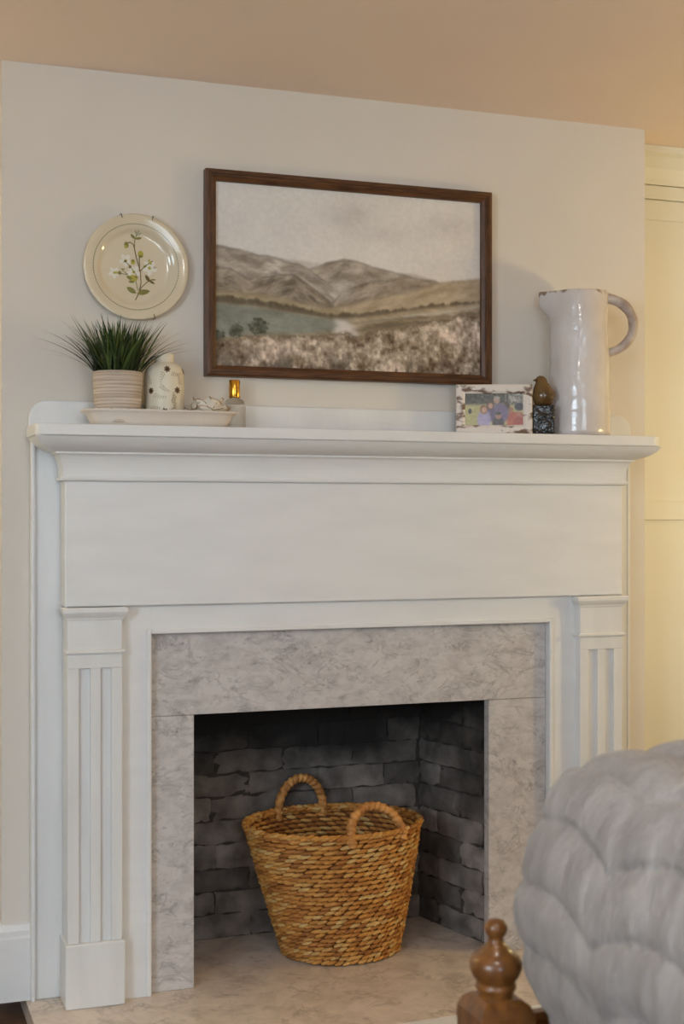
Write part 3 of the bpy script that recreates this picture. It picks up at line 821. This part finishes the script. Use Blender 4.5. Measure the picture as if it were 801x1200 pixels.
def sprig(s, z_, ang, ln):
    pts = [(s + 1.3 * ln * t * math.cos(ang + .5 * t), z_ + 1.3 * ln * t * math.sin(ang + .5 * t)) for t in [i / 6 for i in range(7)]]
    for i in range(1, 7):
        for sg in (-1, 1):
            a = ang + .5 * i / 6 + sg * 1.15; L_ = .0072 * (1.15 - i / 9)
            vp.append((leaf2(pts[i][0], pts[i][1], pts[i][0] + L_ * math.cos(a), pts[i][1] + L_ * math.sin(a), .0008, 4), 2))
for s0 in (0, .157, -.157):
    for (s, z_, rr) in ((.007, .136, .0095), (-.036, .082, .0090), (.034, .084, .0095), (.000, .030, .0105), (-.07, .04, .009), (.07, .135, .009)):
        vflower(s + s0, z_, rr)
    for sg_ in ((.002, .130, -2.4, .026), (.014, .128, -.6, .022), (-.030, .076, -.8, .026), (.030, .075, -2.2, .026), (-.010, .098, -1.2, .02), (.010, .026, .4, .024), (-.009, .032, 2.4, .022), (.04, .095, 1.2, .02), (-.04, .095, 1.4, .022), (.018, .05, .9, .02)):
        sprig(sg_[0] + s0, sg_[1], sg_[2], sg_[3])
decal('flower_print', vp, [M['darkp'], M['brownp'], M['tanp']], vmap, vz)['kind'] = 'stuff'

# petal dishes
def petal_bowl(label, x_, y_, s, n_, seed, rot=0.0):
    th_ = thing('petal_dish', label, 'dish', (x_, y_, zb), rot)
    rgp = random.Random(seed)
    lathe('cup', [(.014 * s, 0), (.017 * s, .001), (.021 * s, .010 * s), (.026 * s, .024 * s), (.029 * s, .036 * s), (.0275 * s, .036 * s), (.024 * s, .024 * s), (.018 * s, .010 * s), (.0001, .006 * s)], M['petal'], th_, seg=28)
    for ring_, (cnt, r0, z0, ln, tilt) in enumerate(((n_, .021, .006, .034, .80), (n_, .017, .014, .034, .32))):
        for k_ in range(cnt):
            az = 2 * PI * (k_ + .5 * ring_) / cnt + rgp.uniform(-.1, .1)
            d_ = Vector((math.cos(az), math.sin(az), 0)); sd = Vector((-math.sin(az), math.cos(az), 0))
            nu, nv = 10, 10; g_ = []; line_ = []
            for j in range(nv + 1):
                v = j / nv; el = PI / 2 - tilt * (0.5 + 0.75 * v)
                base = d_ * (r0 + ln * (v * math.cos(PI / 2 - tilt * (0.5 + .38 * v)))) + Vector((0, 0, z0 + ln * v * math.sin(PI / 2 - tilt * (0.5 + .38 * v))))
                wd = .0235 * min(1, .55 + v) * math.sqrt(max(.02, 1 - (max(0, v - .25) / .75) ** 3.6))
                for i in range(nu + 1):
                    u = i / nu * 2 - 1
                    wav = .0022 * math.sin(u * 5 + k_) * v
                    p = base + sd * (wd * u) - d_ * (.007 * u * u) + Vector((0, 0, wav - .002 * v * u * u)) + d_ * (.003 * v * v)
                    g_.append(p * s)
            vs = []; fs = []
            for off in (0, 1):
                for p in g_: vs.append(p - d_ * (.0016 * off * s) )
            W = nu + 1; T = len(g_)
            for j in range(nv):
                for i in range(nu):
                    a = j * W + i; fs.append((a, a + 1, a + W + 1, a + W)); fs.append((T + a + W, T + a + W + 1, T + a + 1, T + a))
            per = [i for i in range(W)] + [j * W + nu for j in range(1, nv + 1)] + [nv * W + i for i in range(nu - 1, -1, -1)] + [j * W for j in range(nv - 1, 0, -1)]
            for i in range(len(per)):
                a, b = per[i], per[(i + 1) % len(per)]; fs.append((b, a, T + a, T + b))
            po = mesh('petal', vs, fs, M['petal'], th_, smooth=True)
            tube('gilt_edge', [g_[j * W] for j in range(5, nv)] + [g_[nv * W + i] for i in range(W)] + [g_[j * W + nu] for j in range(nv - 1, 4, -1)], .0007 * s, M['goldp'], po, seg=5)
    return th_
petal_bowl('small flower shaped dish of gilt edged petals beside the perfume bottle', 0.8300, 3.345, 1.42, 5, 3, .3)

# perfume bottle
bx_, by_ = 0.918, 3.408
pb = thing('perfume_bottle', 'clear glass bottle with a tall gold cap behind the tray', 'bottle', (bx_, by_, SZ1))
M['glass'] = mat('clear_glass', (246, 242, 236), rough=0.02, trans=1.0, ior=1.12)
lathe('body', [(.0001, 0), (.0265, 0), (.028, .002), (.0285, .01), (.0285, .060), (.0275, .068), (.0235, .0765), (.016, .0815), (.012, .083), (.012, .087), (.0001, .087)], M['glass'], pb, seg=40)
cap_ = lathe('cap', [(.0001, .0835), (.0135, .0835), (.0140, .085), (.0140, .128), (.0132, .1295), (.0001, .1295)], M['gold'], pb, seg=32)
tube('collar', [(.0143 * math.cos(a), .0143 * math.sin(a), .0865) for a in [2 * PI * i / 24 for i in range(25)]], .0012, M['gold'], cap_, seg=6)

# ---------------------------------------------------------------- photo frame
def family_photo(w_=150, h=110):
    X, Y = np.meshgrid(np.linspace(0, 1, w_), np.linspace(0, 1, h))
    A = lambda *c: np.array(c, float); img = np.zeros((h, w_, 3))
    f1 = fbm(X * 30, Y * 22, 5, 4); f2 = fbm(X * 9, Y * 7, 9, 4)
    img[:] = A(196, 190, 128) + (f2 - .5)[..., None] * 40
    def over(mask, col):
        nonlocal img
        m_ = np.clip(mask, 0, 1)[..., None]; img = img * (1 - m_) + col * m_
    sm = lambda v, s: 1 / (1 + np.exp(-np.clip(v / s, -40, 40)))
    E = lambda cx, cy, rx, ry: sm(1 - ((X - cx) / rx) ** 2 - ((Y - cy) / ry) ** 2, .12)
    over(sm(.34 - Y + (f1 - .5) * .14, .02), A(58, 62, 50) + (f1 - .5)[..., None] * 110)
    over(sm(X - .70, .01) * sm(.36 - Y + (f1 - .5) * .1, .02), A(150, 150, 140) + (f1 - .5)[..., None] * 150)
    over(sm(.012 - np.abs(X - .725), .003) * sm(.5 - Y, .02), A(40, 40, 38))
    over(E(.09, .55, .03, .08), A(50, 52, 50)); over(E(.93, .42, .08, .12), A(40, 46, 72)); over(E(.9, .7, .12, .12), A(196, 120, 100))
    over(E(.80, .82, .09, .26), A(196, 92, 62)); over(E(.92, .92, .10, .2), A(178, 74, 56)); over(E(.78, .5, .05, .07), A(168, 120, 96))
    over(E(.72, .38, .05, .12), A(70, 46, 36))
    over(E(.60, .62, .15, .32), A(112, 98, 138)); over(E(.545, .22, .055, .10), A(196, 160, 136)); over(E(.545, .14, .055, .05), A(170, 160, 152))
    over(E(.43, .62, .09, .26), A(88, 78, 122)); over(E(.435, .38, .06, .12), A(92, 58, 40)); over(E(.44, .39, .042, .085), A(206, 160, 136))
    over(E(.33, .82, .115, .32), A(176, 168, 206)); over(E(.325, .50, .065, .14), A(138, 92, 58)); over(E(.33, .51, .042, .085), A(212, 168, 142))
    over(E(.57, .92, .10, .20), A(44, 44, 58)); over(E(.575, .70, .05, .10), A(176, 132, 108)); over(E(.575, .62, .055, .05), A(48, 46, 62))
    return (img + (f1 - .5)[..., None] * 40) * .86
pfw, pfh = 0.205, 0.136
pcen = px(576, 478, 3.352)
pf = thing('photo_frame', 'distressed white wooden photo frame with a family snapshot', 'photo frame', (pcen.x, 3.338, SZ1 + 0.0006), -R(24))
M['distress'] = mat('distressed_white', (226, 216, 206), (120, 94, 78), 34, rough=0.65, bump=0.5, bscale=60, lo=0.53, hi=0.60, stretch=(0.6, 1, 1.5), detail=8)
tilt = Matrix.Rotation(R(-6), 4, 'X')
fp = [(0, 0.010), (0, -0.002), (0.003, -0.005), (0.018, -0.005), (0.0245, -0.001), (0.0245, 0.010), (0, 0.010)]
cs2 = [(-pfw / 2, 0), (pfw / 2, 0), (pfw / 2, pfh), (-pfw / 2, pfh)]
fparts = [frame_side(cs2[i], cs2[(i + 1) % 4], M['distress'], pf, fp) for i in range(4)]
ph_ = print_grid('photograph', family_photo(), pfw - .047, pfh - .047, M['photo'], pf, (0, 0.003, pfh / 2))
bk = boxes('backing', [(-pfw / 2 + .004, pfw / 2 - .004, .0101, .0125, .004, pfh - .004)], M['wood_dark'], pf)
for o in fparts + [ph_, bk]:
    o.matrix_local = tilt @ Matrix.Translation(o.location)
prism('easel_leg', [(.0235, .095), (.026, .095), (.062, 0.0), (.059, 0.0)], -.02, .02, M['wood_dark'], pf, axis='X')

# ---------------------------------------------------------------- glass bird on a dark block
bp_ = px(635.5, 490, 3.322)
bd = thing('bird_figurine', 'amber glass bird perched on a dark textured glass block', 'figurine', (bp_.x, 3.322, SZ1), -R(22))
M['block'] = mat('dark_textured_glass', (26, 27, 29), (40, 42, 45), 16, rough=0.10, bump=1.0, bscale=42, bdist=0.012, spec=0.8)
M['amber'] = mat('amber_glass', (150, 118, 72), (104, 78, 46), 20, rough=0.10, trans=0.45, ior=1.45, stretch=(1, 1, 0.6))
me = bpy.data.meshes.new('block'); bm = bmesh.new(); bmesh.ops.create_cube(bm, size=1)
for v in bm.verts: v.co = Vector((v.co.x * .062, v.co.y * .055, v.co.z * .081 + .0405))
bmesh.ops.bevel(bm, geom=list(bm.edges), offset=.006, segments=3, affect='EDGES', profile=.5); bm.to_mesh(me); bm.free()
link('block', me, M['block'], bd, smooth=True)
def bird_warp(p, a, r_, z):
    # plump body, head pushed to one side, tail to the other
    t = z / .080; q_ = Vector(p)
    q_.x += -.006 * max(0, (t - .45)) / .55 * 1.3 if t > .45 else 0
    q_.y *= .92
    if .15 < t < .62 and math.cos(a) > .3: q_.x += .006 * math.sin((t - .15) / .47 * PI) * (math.cos(a) - .3)
    return q_
bprof = [(.0001, 0), (.018, .0005), (.0235, .004), (.0285, .014), (.0302, .025), (.0292, .036), (.0258, .046), (.0210, .055), (.0172, .061), (.0155, .067), (.0138, .073), (.0100, .078), (.0050, .0805), (.0001, .081)]
lathe('bird_body', bprof, M['amber'], bd, seg=36, loc=(0.002, 0, .0805), warp=bird_warp)
lathe('beak', [(.0045, 0), (.0032, .004), (.0001, .010)], M['amber'], bd, seg=12, loc=(-.0185, -.004, .149)).rotation_euler = (R(10), R(-95), 0)

# ---------------------------------------------------------------- jug
JX, JY = 1.889, 3.350
jg = thing('water_jug', 'tall white glazed stoneware jug with a loop handle', 'jug', (JX, JY, SZ1))
jg.rotation_euler = (0, 0, -TH - 0.12)
JH = 0.398
def jwarp(p, a, r_, z):
    q_ = Vector(p)
    t = max(0, (z - JH * .80) / (JH * .20)); t = min(1, t / .62); t = t * t * (3 - 2 * t)
    da = abs((a - PI + PI) % (2 * PI) - PI); da = min(abs(a - PI), 2 * PI - abs(a - PI))
    if t > 0 and da < .75:
        s_ = math.cos(da / .75 * PI / 2) ** 1.5
        q_.x -= .034 * t * s_; q_.z += .004 * t * s_
        q_.y *= 1 - .35 * t * s_
    q_.x += .0012 * math.sin(z * 37 + a * 2); q_.y += .001 * math.sin(z * 29 + a * 3)
    return q_
prof = [(.0001, 0), (.081, 0), (.0845, .002)]
for i in range(1, 31):
    z_ = JH * i / 31; prof.append((.0855 - .0075 * (z_ / JH) + .0004 * math.sin(i * 1.9), z_))
prof += [(.0778, JH - .002), (.0762, JH), (.0722, JH - .001), (.071, JH - .02), (.072, JH - .1), (.074, .02), (.0001, .015)]
mj = mat('crackle_glaze', (218, 211, 208), (206, 197, 192), 10, rough=0.16, bump=0.5, bscale=30, bdist=0.004, coat=0.3)
nt = mj.node_tree; N = nt.nodes; L = nt.links
# brown where the glaze breaks at the rim and the foot, and odd specks
sx = N.new('ShaderNodeSeparateXYZ'); tc = N.new('ShaderNodeTexCoord'); L.new(tc.outputs['Object'], sx.inputs[0])
mr = N.new('ShaderNodeMapRange'); mr.inputs[1].default_value = JH - .02; mr.inputs[2].default_value = JH + .002; L.new(sx.outputs['Z'], mr.inputs[0])
nn = N.new('ShaderNodeTexNoise'); nn.inputs['Scale'].default_value = 55; nn.inputs['Detail'].default_value = 3; L.new(tc.outputs['Object'], nn.inputs['Vector'])
ad = N.new('ShaderNodeMath'); ad.operation = 'MULTIPLY_ADD'; ad.inputs[1].default_value = .30; L.new(mr.outputs[0], ad.inputs[0]); L.new(nn.outputs['Fac'], ad.inputs[2])
rp = N.new('ShaderNodeValToRGB'); rp.color_ramp.elements[0].position = .72; rp.color_ramp.elements[1].position = .86; L.new(ad.outputs[0], rp.inputs['Fac'])
mx = N.new('ShaderNodeMix'); mx.data_type = 'RGBA'; L.new(rp.outputs[0], mx.inputs[0]); mx.inputs[7].default_value = lin((140, 120, 106))
src = N['Principled BSDF'].inputs['Base Color'].links[0].from_socket
L.new(src, mx.inputs[6]); L.new(mx.outputs[2], N['Principled BSDF'].inputs['Base Color'])
lathe('body', prof, mj, jg, seg=72, warp=jwarp)
M['jhandle'] = mat('worn_handle', (196, 182, 172), (132, 108, 92), 20, rough=0.45, bump=0.5, bscale=40, lo=0.42, hi=0.7)
hp = []
for i in range(25):
    a = R(100) - R(205) * i / 24
    hp.append((.066 + .082 * math.cos(a) if math.cos(a) > 0 else .066 + .03 * math.cos(a), 0, .306 + .076 * math.sin(a)))
tube('handle', hp, .0135, M['jhandle'], jg, seg=14, radf=lambda t, a: .0135 * (1.12 - .25 * t) * (1 + .05 * math.sin(t * 30)))

# ---------------------------------------------------------------- woven basket
bk_ = thing('wicker_basket', 'brown woven seagrass basket with two loop handles in the firebox', 'basket', (1.262, 3.560, 0.003))
BH = 0.352
def bring(t):
    """centre and radii of the basket wall at height fraction t"""
    f_ = max(t, 0.0) ** 0.92
    return Vector((-.030 * t, -.022 * t, BH * t)), .160 + (.242 - .160) * f_, .142 + (.198 - .142) * f_
def bpt(t, a, off=0.0):
    c, rx, ry = bring(t); return c + Vector(((rx + off) * math.cos(a), (ry + off) * math.sin(a), 0))
M['seagrass'] = mat('seagrass', (255, 255, 255), (226, 214, 202), 60, rough=0.62, attr='Col', bump=0.5, bscale=160)
M['seadark'] = mat('seagrass_shadow_core', (88, 50, 20), (108, 64, 28), 30, rough=0.8)
def stitch_mesh(name, items, m, parent, tl=.5):
    vs = []; fs = []; cl = []
    U = 8
    for (p, tdir, up, nrm, L_, hh, th_, col) in items:
        b0 = len(vs)
        rings_ = (-1, -.72, -.2, .35, .8, 1)
        for t in rings_:
            ww = math.sqrt(max(0, 1 - t * t)) if abs(t) < 1 else 0.06
            ww = max(.12, ww ** .8)
            for k_ in range(6):
                a = 2 * PI * k_ / 6
                vs.append(p + tdir * (t * L_ / 2) + up * (hh * ww * math.sin(a) + hh * tl * t) + nrm * (th_ * ww * math.cos(a) - .35 * th_ * t))
                sh = .85 + .3 * (k_ % 2) * 0; cl.append([c_ * sh for c_ in col])
        for i in range(len(rings_) - 1):
            for k_ in range(6):
                fs.append((b0 + i * 6 + k_, b0 + i * 6 + (k_ + 1) % 6, b0 + (i + 1) * 6 + (k_ + 1) % 6, b0 + (i + 1) * 6 + k_))
        fs.append(tuple(b0 + k_ for k_ in reversed(range(6)))); fs.append(tuple(b0 + 30 + k_ for k_ in range(6)))
    o = mesh(name, vs, fs, m, parent, smooth=True)
    at = o.data.color_attributes.new('Col', 'FLOAT_COLOR', 'POINT')
    at.data.foreach_set('color', [q_ for c_ in cl for q_ in lin(c_)])
    bm = bmesh.new(); bm.from_mesh(o.data); bmesh.ops.recalc_face_normals(bm, faces=bm.faces); bm.to_mesh(o.data); bm.free()
    return o
rb = random.Random(9)
sea = [(246, 180, 94), (234, 164, 80), (252, 196, 112), (216, 146, 70), (240, 170, 80), (192, 126, 58), (254, 210, 134)]
items = []
rows = 27
for j in range(rows):
    t = (j + .5) / rows; ns = 50
    for i in range(ns):
        a = 2 * PI * (i + .5 * (j % 2) + rb.uniform(-.12, .12)) / ns
        p = bpt(t, a); p2 = bpt(t, a + .02); td = (p2 - p).normalized(); up = (bpt(min(1, t + .03), a) - bpt(t - .03, a)).normalized(); nrm = td.cross(up).normalized()
        if nrm.dot(Vector((math.cos(a), math.sin(a), 0))) < 0: nrm = -nrm
        _, rx, ry = bring(t); L_ = 2 * PI * math.sqrt((rx * rx + ry * ry) / 2) / ns * 1.45
        items.append((p + nrm * rb.uniform(-.001, .002) + up * rb.uniform(-.001, .001), td, up, nrm, L_ * rb.uniform(.9, 1.12), BH / rows * rb.uniform(.41, .50), .0068 * rb.uniform(.85, 1.2), rb.choice(sea)))
wv = stitch_mesh('woven_wall', items, M['seagrass'], bk_); wv['kind'] = 'stuff'
# braided rim
items = []
ns = 84
for i in range(ns):
    for lay in (0, 1):
        a = 2 * PI * (i + .5 * lay + rb.uniform(-.2, .2)) / ns
        p = bpt(1.0, a, .003 if lay else -.003) + Vector((0, 0, .001 + .005 * lay)); p2 = bpt(1.0, a + .02); td = (p2 - bpt(1.0, a)).normalized()
        sl = rb.uniform(.2, .55) * (1 if lay else -1)
        td2 = (td + Vector((0, 0, 1)) * sl * .6 + Vector((math.cos(a), math.sin(a), 0)) * rb.uniform(-.5, .5)).normalized(); nrm = Vector((math.cos(a), math.sin(a), 0)); up = nrm.cross(td2).normalized()
        items.append((p, td2, up * (1 if up.z > 0 else -1), nrm, .036 * rb.uniform(.8, 1.2), .0062, .0085, rb.choice(sea)))
rm = stitch_mesh('braided_rim', items, M['seagrass'], bk_, .15); rm['kind'] = 'stuff'
# dark inner shell behind the weave, its colour standing in for gap shade (keeps light from leaking) and the floor of the basket
vs = []; fs = []; n = 60; nt_ = 8
for j in range(nt_ + 1):
    for i in range(n): vs.append(bpt(j / nt_ * .99 + .005, 2 * PI * i / n, -.001))
for j in range(nt_):
    for i in range(n): fs.append((j * n + i, j * n + (i + 1) % n, (j + 1) * n + (i + 1) % n, (j + 1) * n + i))
fs.append(tuple(range(n)))
mesh('gap_shade_shell', vs, fs, M['seadark'], bk_, smooth=True)
M['sealoop'] = mat('seagrass_wrap', (216, 156, 88), (164, 108, 54), 40, rough=0.62, bump=0.4, bscale=120, stretch=(1, 1, 1))
def loop_handle(a0, half, hgt, leanin):
    p0 = bpt(1.0, a0 - half); p1 = bpt(1.0, a0 + half); mid = (p0 + p1) / 2; ax_ = (p1 - p0) / 2
    nin = -Vector((math.cos(a0), math.sin(a0), 0)); pts = []
    for i in range(181):
        a = PI * (i / 180) * 1.16 - PI * .08
        s_ = math.sin(a)
        pts.append(mid + ax_ * -math.cos(a) + Vector((0, 0, 1)) * (hgt * max(-.25, s_) ) + nin * leanin * max(0, s_))
    L_ = 34
    return tube('loop_handle', pts, .013, M['sealoop'], bk_, seg=18, radf=lambda t, a: (.0100 * (1 + .34 * abs(math.sin((t * L_ + a / PI * 1.0) * PI / 2 * 1.0)))))
loop_handle(R(98), .295, .092, .0)
loop_handle(R(286), .345, .072, .035)

# ---------------------------------------------------------------- bed
BPX, BPY = 0.885, 1.815
bed = thing('bed_frame', 'turned oak bed frame with ball finials on its foot posts', 'bed frame', (BPX, BPY, 0))
BW, BL = 1.62, 2.0
def post(x_, y_, fin=True):
    hw = .044
    me = bpy.data.meshes.new('post'); bm = bmesh.new()
    secs = [(0, hw), (.455, hw), (.475, hw * .97), (.489, hw * .85), (.4965, hw * .62)]
    loops = []
    for z_, h_ in secs:
        loops.append([bm.verts.new((sx_ * h_, sy_ * h_, z_)) for sx_, sy_ in ((-1, -1), (1, -1), (1, 1), (-1, 1))])
    for i in range(len(loops) - 1):
        for j in range(4): bm.faces.new((loops[i][j], loops[i][(j + 1) % 4], loops[i + 1][(j + 1) % 4], loops[i + 1][j]))
    bm.faces.new(loops[-1]); bm.faces.new(loops[0][::-1])
    bmesh.ops.bevel(bm, geom=[e for e in bm.edges if abs(e.verts[0].co.z - e.verts[1].co.z) > .1], offset=.004, segments=2, affect='EDGES')
    bm.to_mesh(me); bm.free()
    p = link('post', me, M['wood_bed'], bed, loc=(x_, y_, 0))
    fpz = [(.024, .490), (.0265, .496), (.0255, .5015), (.0275, .505), (.0300, .509), (.0300, .513), (.0275, .5165), (.0290, .520), (.0345, .527), (.0385, .5365), (.0388, .545), (.0355, .5535), (.0285, .5595), (.0245, .562), (.0235, .565), (.0175, .5695), (.0130, .575), (.0112, .580),
           (.0118, .584), (.0155, .588), (.0172, .594), (.0165, .600), (.0125, .606), (.006, .6085), (.0001, .609)]
    lathe('finial', fpz, M['wood_bed'], p, seg=40)
    return p
post(0, 0); post(BW, 0)
# rails: long side rail with an eased top, foot rail, and a headboard out of view
def rail(name, L_, along, x_, y_):
    pr = [(-.022, .24), (.022, .24), (.022, .442), (.017, .458), (.008, .466), (-.008, .466), (-.017, .458), (-.022, .442)]
    if along == 'Y': o = prism(name, [(a, b) for a, b in pr], 0, L_, M['wood_bed'], bed, axis='Y', loc=(x_, y_, 0))
    else: o = prism(name, [(a, b) for a, b in pr], 0, L_, M['wood_bed'], bed, axis='X', loc=(x_, y_, 0))
    return o
rail('side_rail', -BL + .09, 'Y', 0, -.043); rail('side_rail', -BL + .09, 'Y', BW, -.043); rail('foot_rail', BW - .086, 'X', .043, 0)
post(0, -BL); post(BW, -BL)
boxes('headboard', [(.045, BW - .045, -BL - .015, -BL + .015, .3, 1.05)], M['wood_bed'], bed, bev=.008)
boxes('slat_deck', [(.03, BW - .03, -BL + .05, -.03, .28, .30)], M['wood_bed'], bed)

qx0, qx1, qy1, qy0, qz0, qz1 = BPX + .046, BPX + BW - .046, BPY - .050, BPY - BL + .12, .305, .868
QM = mat('gauze_quilt', (136, 128, 124), (158, 150, 146), 22, rough=0.9, bump=1.0, bscale=110, bdist=0.006, stretch=(1.0, 1.0, 0.3), sheen=0.2)
def wave(s):
    s = s % 1.0
    return (np.abs(np.sin(PI * s)) * 1.0) ** 0.8
def quilt():
    r_ = .080
    P_ = []; Fc = []
    c = np.array([(qx0 + qx1) / 2, (qy0 + qy1) / 2, (qz0 + qz1) / 2]); hl = np.array([(qx1 - qx0) / 2, (qy1 - qy0) / 2, (qz1 - qz0) / 2])
    def face(fix, sgn, res_u, res_v):
        ax_ = [i for i in range(3) if i != fix]
        u = np.linspace(-1, 1, res_u); v = np.linspace(-1, 1, res_v)
        U, V = np.meshgrid(u, v)
        p = np.zeros(U.shape + (3,)); p[..., ax_[0]] = U * hl[ax_[0]]; p[..., ax_[1]] = V * hl[ax_[1]]; p[..., fix] = sgn * hl[fix]
        b = sum(len(q_) for q_ in P_)
        P_.append(p.reshape(-1, 3))
        idx = np.arange(U.size).reshape(U.shape) + b
        Fc.append(np.stack([idx[:-1, :-1], idx[:-1, 1:], idx[1:, 1:], idx[1:, :-1]], -1).reshape(-1, 4))
    face(0, -1, 300, 110); face(0, 1, 60, 30); face(1, 1, 200, 110); face(1, -1, 60, 30); face(2, 1, 200, 300)
    p = np.concatenate(P_); f_ = np.concatenate(Fc)
    inner = hl - r_
    qv = np.clip(p, -inner, inner)
    qv[:, 2] = np.where(p[:, 2] < 0, np.clip(p[:, 2], -hl[2], inner[2]), qv[:, 2])
    d = p - qv; ln = np.linalg.norm(d, axis=1, keepdims=True); nrm = d / np.maximum(ln, 1e-9)
    pos = qv + nrm * r_
    wpos = pos + c
    # scalloped channels: unrolled height over the side and the top
    side_x = np.abs(nrm[:, 0]); side_y = np.abs(nrm[:, 1]); up = np.abs(nrm[:, 2])
    along = np.where(side_y > side_x, wpos[:, 0] * 1.0 + .1, wpos[:, 1])
    along = np.where((up > .75), wpos[:, 1], along)
    s = wpos[:, 2] + np.clip(wpos[:, 0] - (qx0 + .02), 0, None) * (up > .35) * .9
    per = .27; sp_ = .095
    wv = s - .040 * (wave((along - 1.79) / per) - .5)
    ph_ = (wv - .675) / sp_
    puff = np.abs(np.sin(PI * ph_)) ** .38
    nz = fbm(along * 14, s * 9, 200, 4) - .5; nz2 = fbm(along * 70 + 3, s * 14, 210, 3) - .5
    disp = .0155 * (puff - .75) + .009 * nz + .0075 * nz2
    # drape: fuller towards the lower third, drawn in under the rail
    zz = wpos[:, 2]
    outw = np.interp(zz, [.30, .46, .50, .56, .62, .67, .74, .81, .90], [-.02, .0, .024, .046, .060, .060, .042, .018, 0.0])
    top = np.interp(wpos[:, 0], [qx0, qx0 + .3, qx0 + .8], [-.010, .012, .02])
    hor = np.stack([nrm[:, 0], nrm[:, 1], nrm[:, 2] * 0], 1)
    wpos = wpos + nrm * disp[:, None] + hor * outw[:, None]
    wpos[:, 2] += top * np.clip((zz - .6) / .2, 0, 1)
    me = bpy.data.meshes.new('quilt')
    me.from_pydata([tuple(v) for v in wpos.tolist()], [], f_.tolist())
    bm = bmesh.new(); bm.from_mesh(me); bmesh.ops.remove_doubles(bm, verts=bm.verts, dist=.0004); bmesh.ops.recalc_face_normals(bm, faces=bm.faces); bm.to_mesh(me); bm.free()
    return link('quilt', me, QM, None, smooth=True)
tag(quilt(), 'grey gauze quilt with wavy stitched channels covering the bed', 'quilt')

# ---------------------------------------------------------------- lamps that warm the room, and an added ceiling fill (out of frame)
fl_ = thing('floor_lamp', 'bronze floor lamp with a round glowing globe', 'floor lamp', (3.35, 2.40, 0))
lathe('base', [(.0001, 0), (.14, 0), (.14, .012), (.12, .02), (.02, .03), (.0001, .031)], M['lampmetal'], fl_, seg=32)
tube('pole', [(0, 0, .028), (0, 0, 1.10)], .011, M['lampmetal'], fl_, seg=12)
lathe('socket', [(.0001, 1.098), (.03, 1.10), (.035, 1.14), (.03, 1.155), (.0001, 1.157)], M['lampmetal'], fl_, seg=20)
def globe(par, z_, r_, col, s_, loc=(0, 0)):
    p = [(max(.0001, r_ * math.sin(PI * i / 16)), -r_ * math.cos(PI * i / 16)) for i in range(17)]
    return lathe('globe', p, emissive('lamp_glow', col, s_), par, seg=24, loc=(loc[0], loc[1], z_))
globe(fl_, 1.25, .10, LAMP_COL, LAMP_RIGHT)
sc = thing('wall_sconce', 'bronze wall sconce with a small glowing globe in the alcove', 'wall lamp', (-0.75, YA, 1.45))
lathe('backplate', [(.0001, 0), (.05, 0), (.05, .008), (.0001, .012)], M['lampmetal'], sc, seg=24).rotation_euler = (R(90), 0, 0)
tube('arm', [(0, -.008, 0), (0, -.06, -.02), (0, -.085, .0), (0, -.085, .03)], .007, M['lampmetal'], sc, seg=10)
globe(sc, .085, .055, LAMP_COL, LAMP_LEFT, (0, -.085))

cl_ = thing('added_ceiling_fill', 'unseen round opal fill light added under the ceiling in mid room', 'fill light', (0.55, 0.7, ZC))  # unseen fixture, added to bring more light from above
lathe('plate', [(.0001, 0), (.20, 0), (.20, -.02), (.0001, -.02)], M['lampmetal'], cl_, seg=36)
lathe('dome', [(.19, -.021), (.185, -.045), (.16, -.075), (.11, -.098), (.05, -.108), (.0001, -.11)], emissive('ceiling_fill_glow', (1.0, .96, .92), CEIL_FILL), cl_, seg=36)
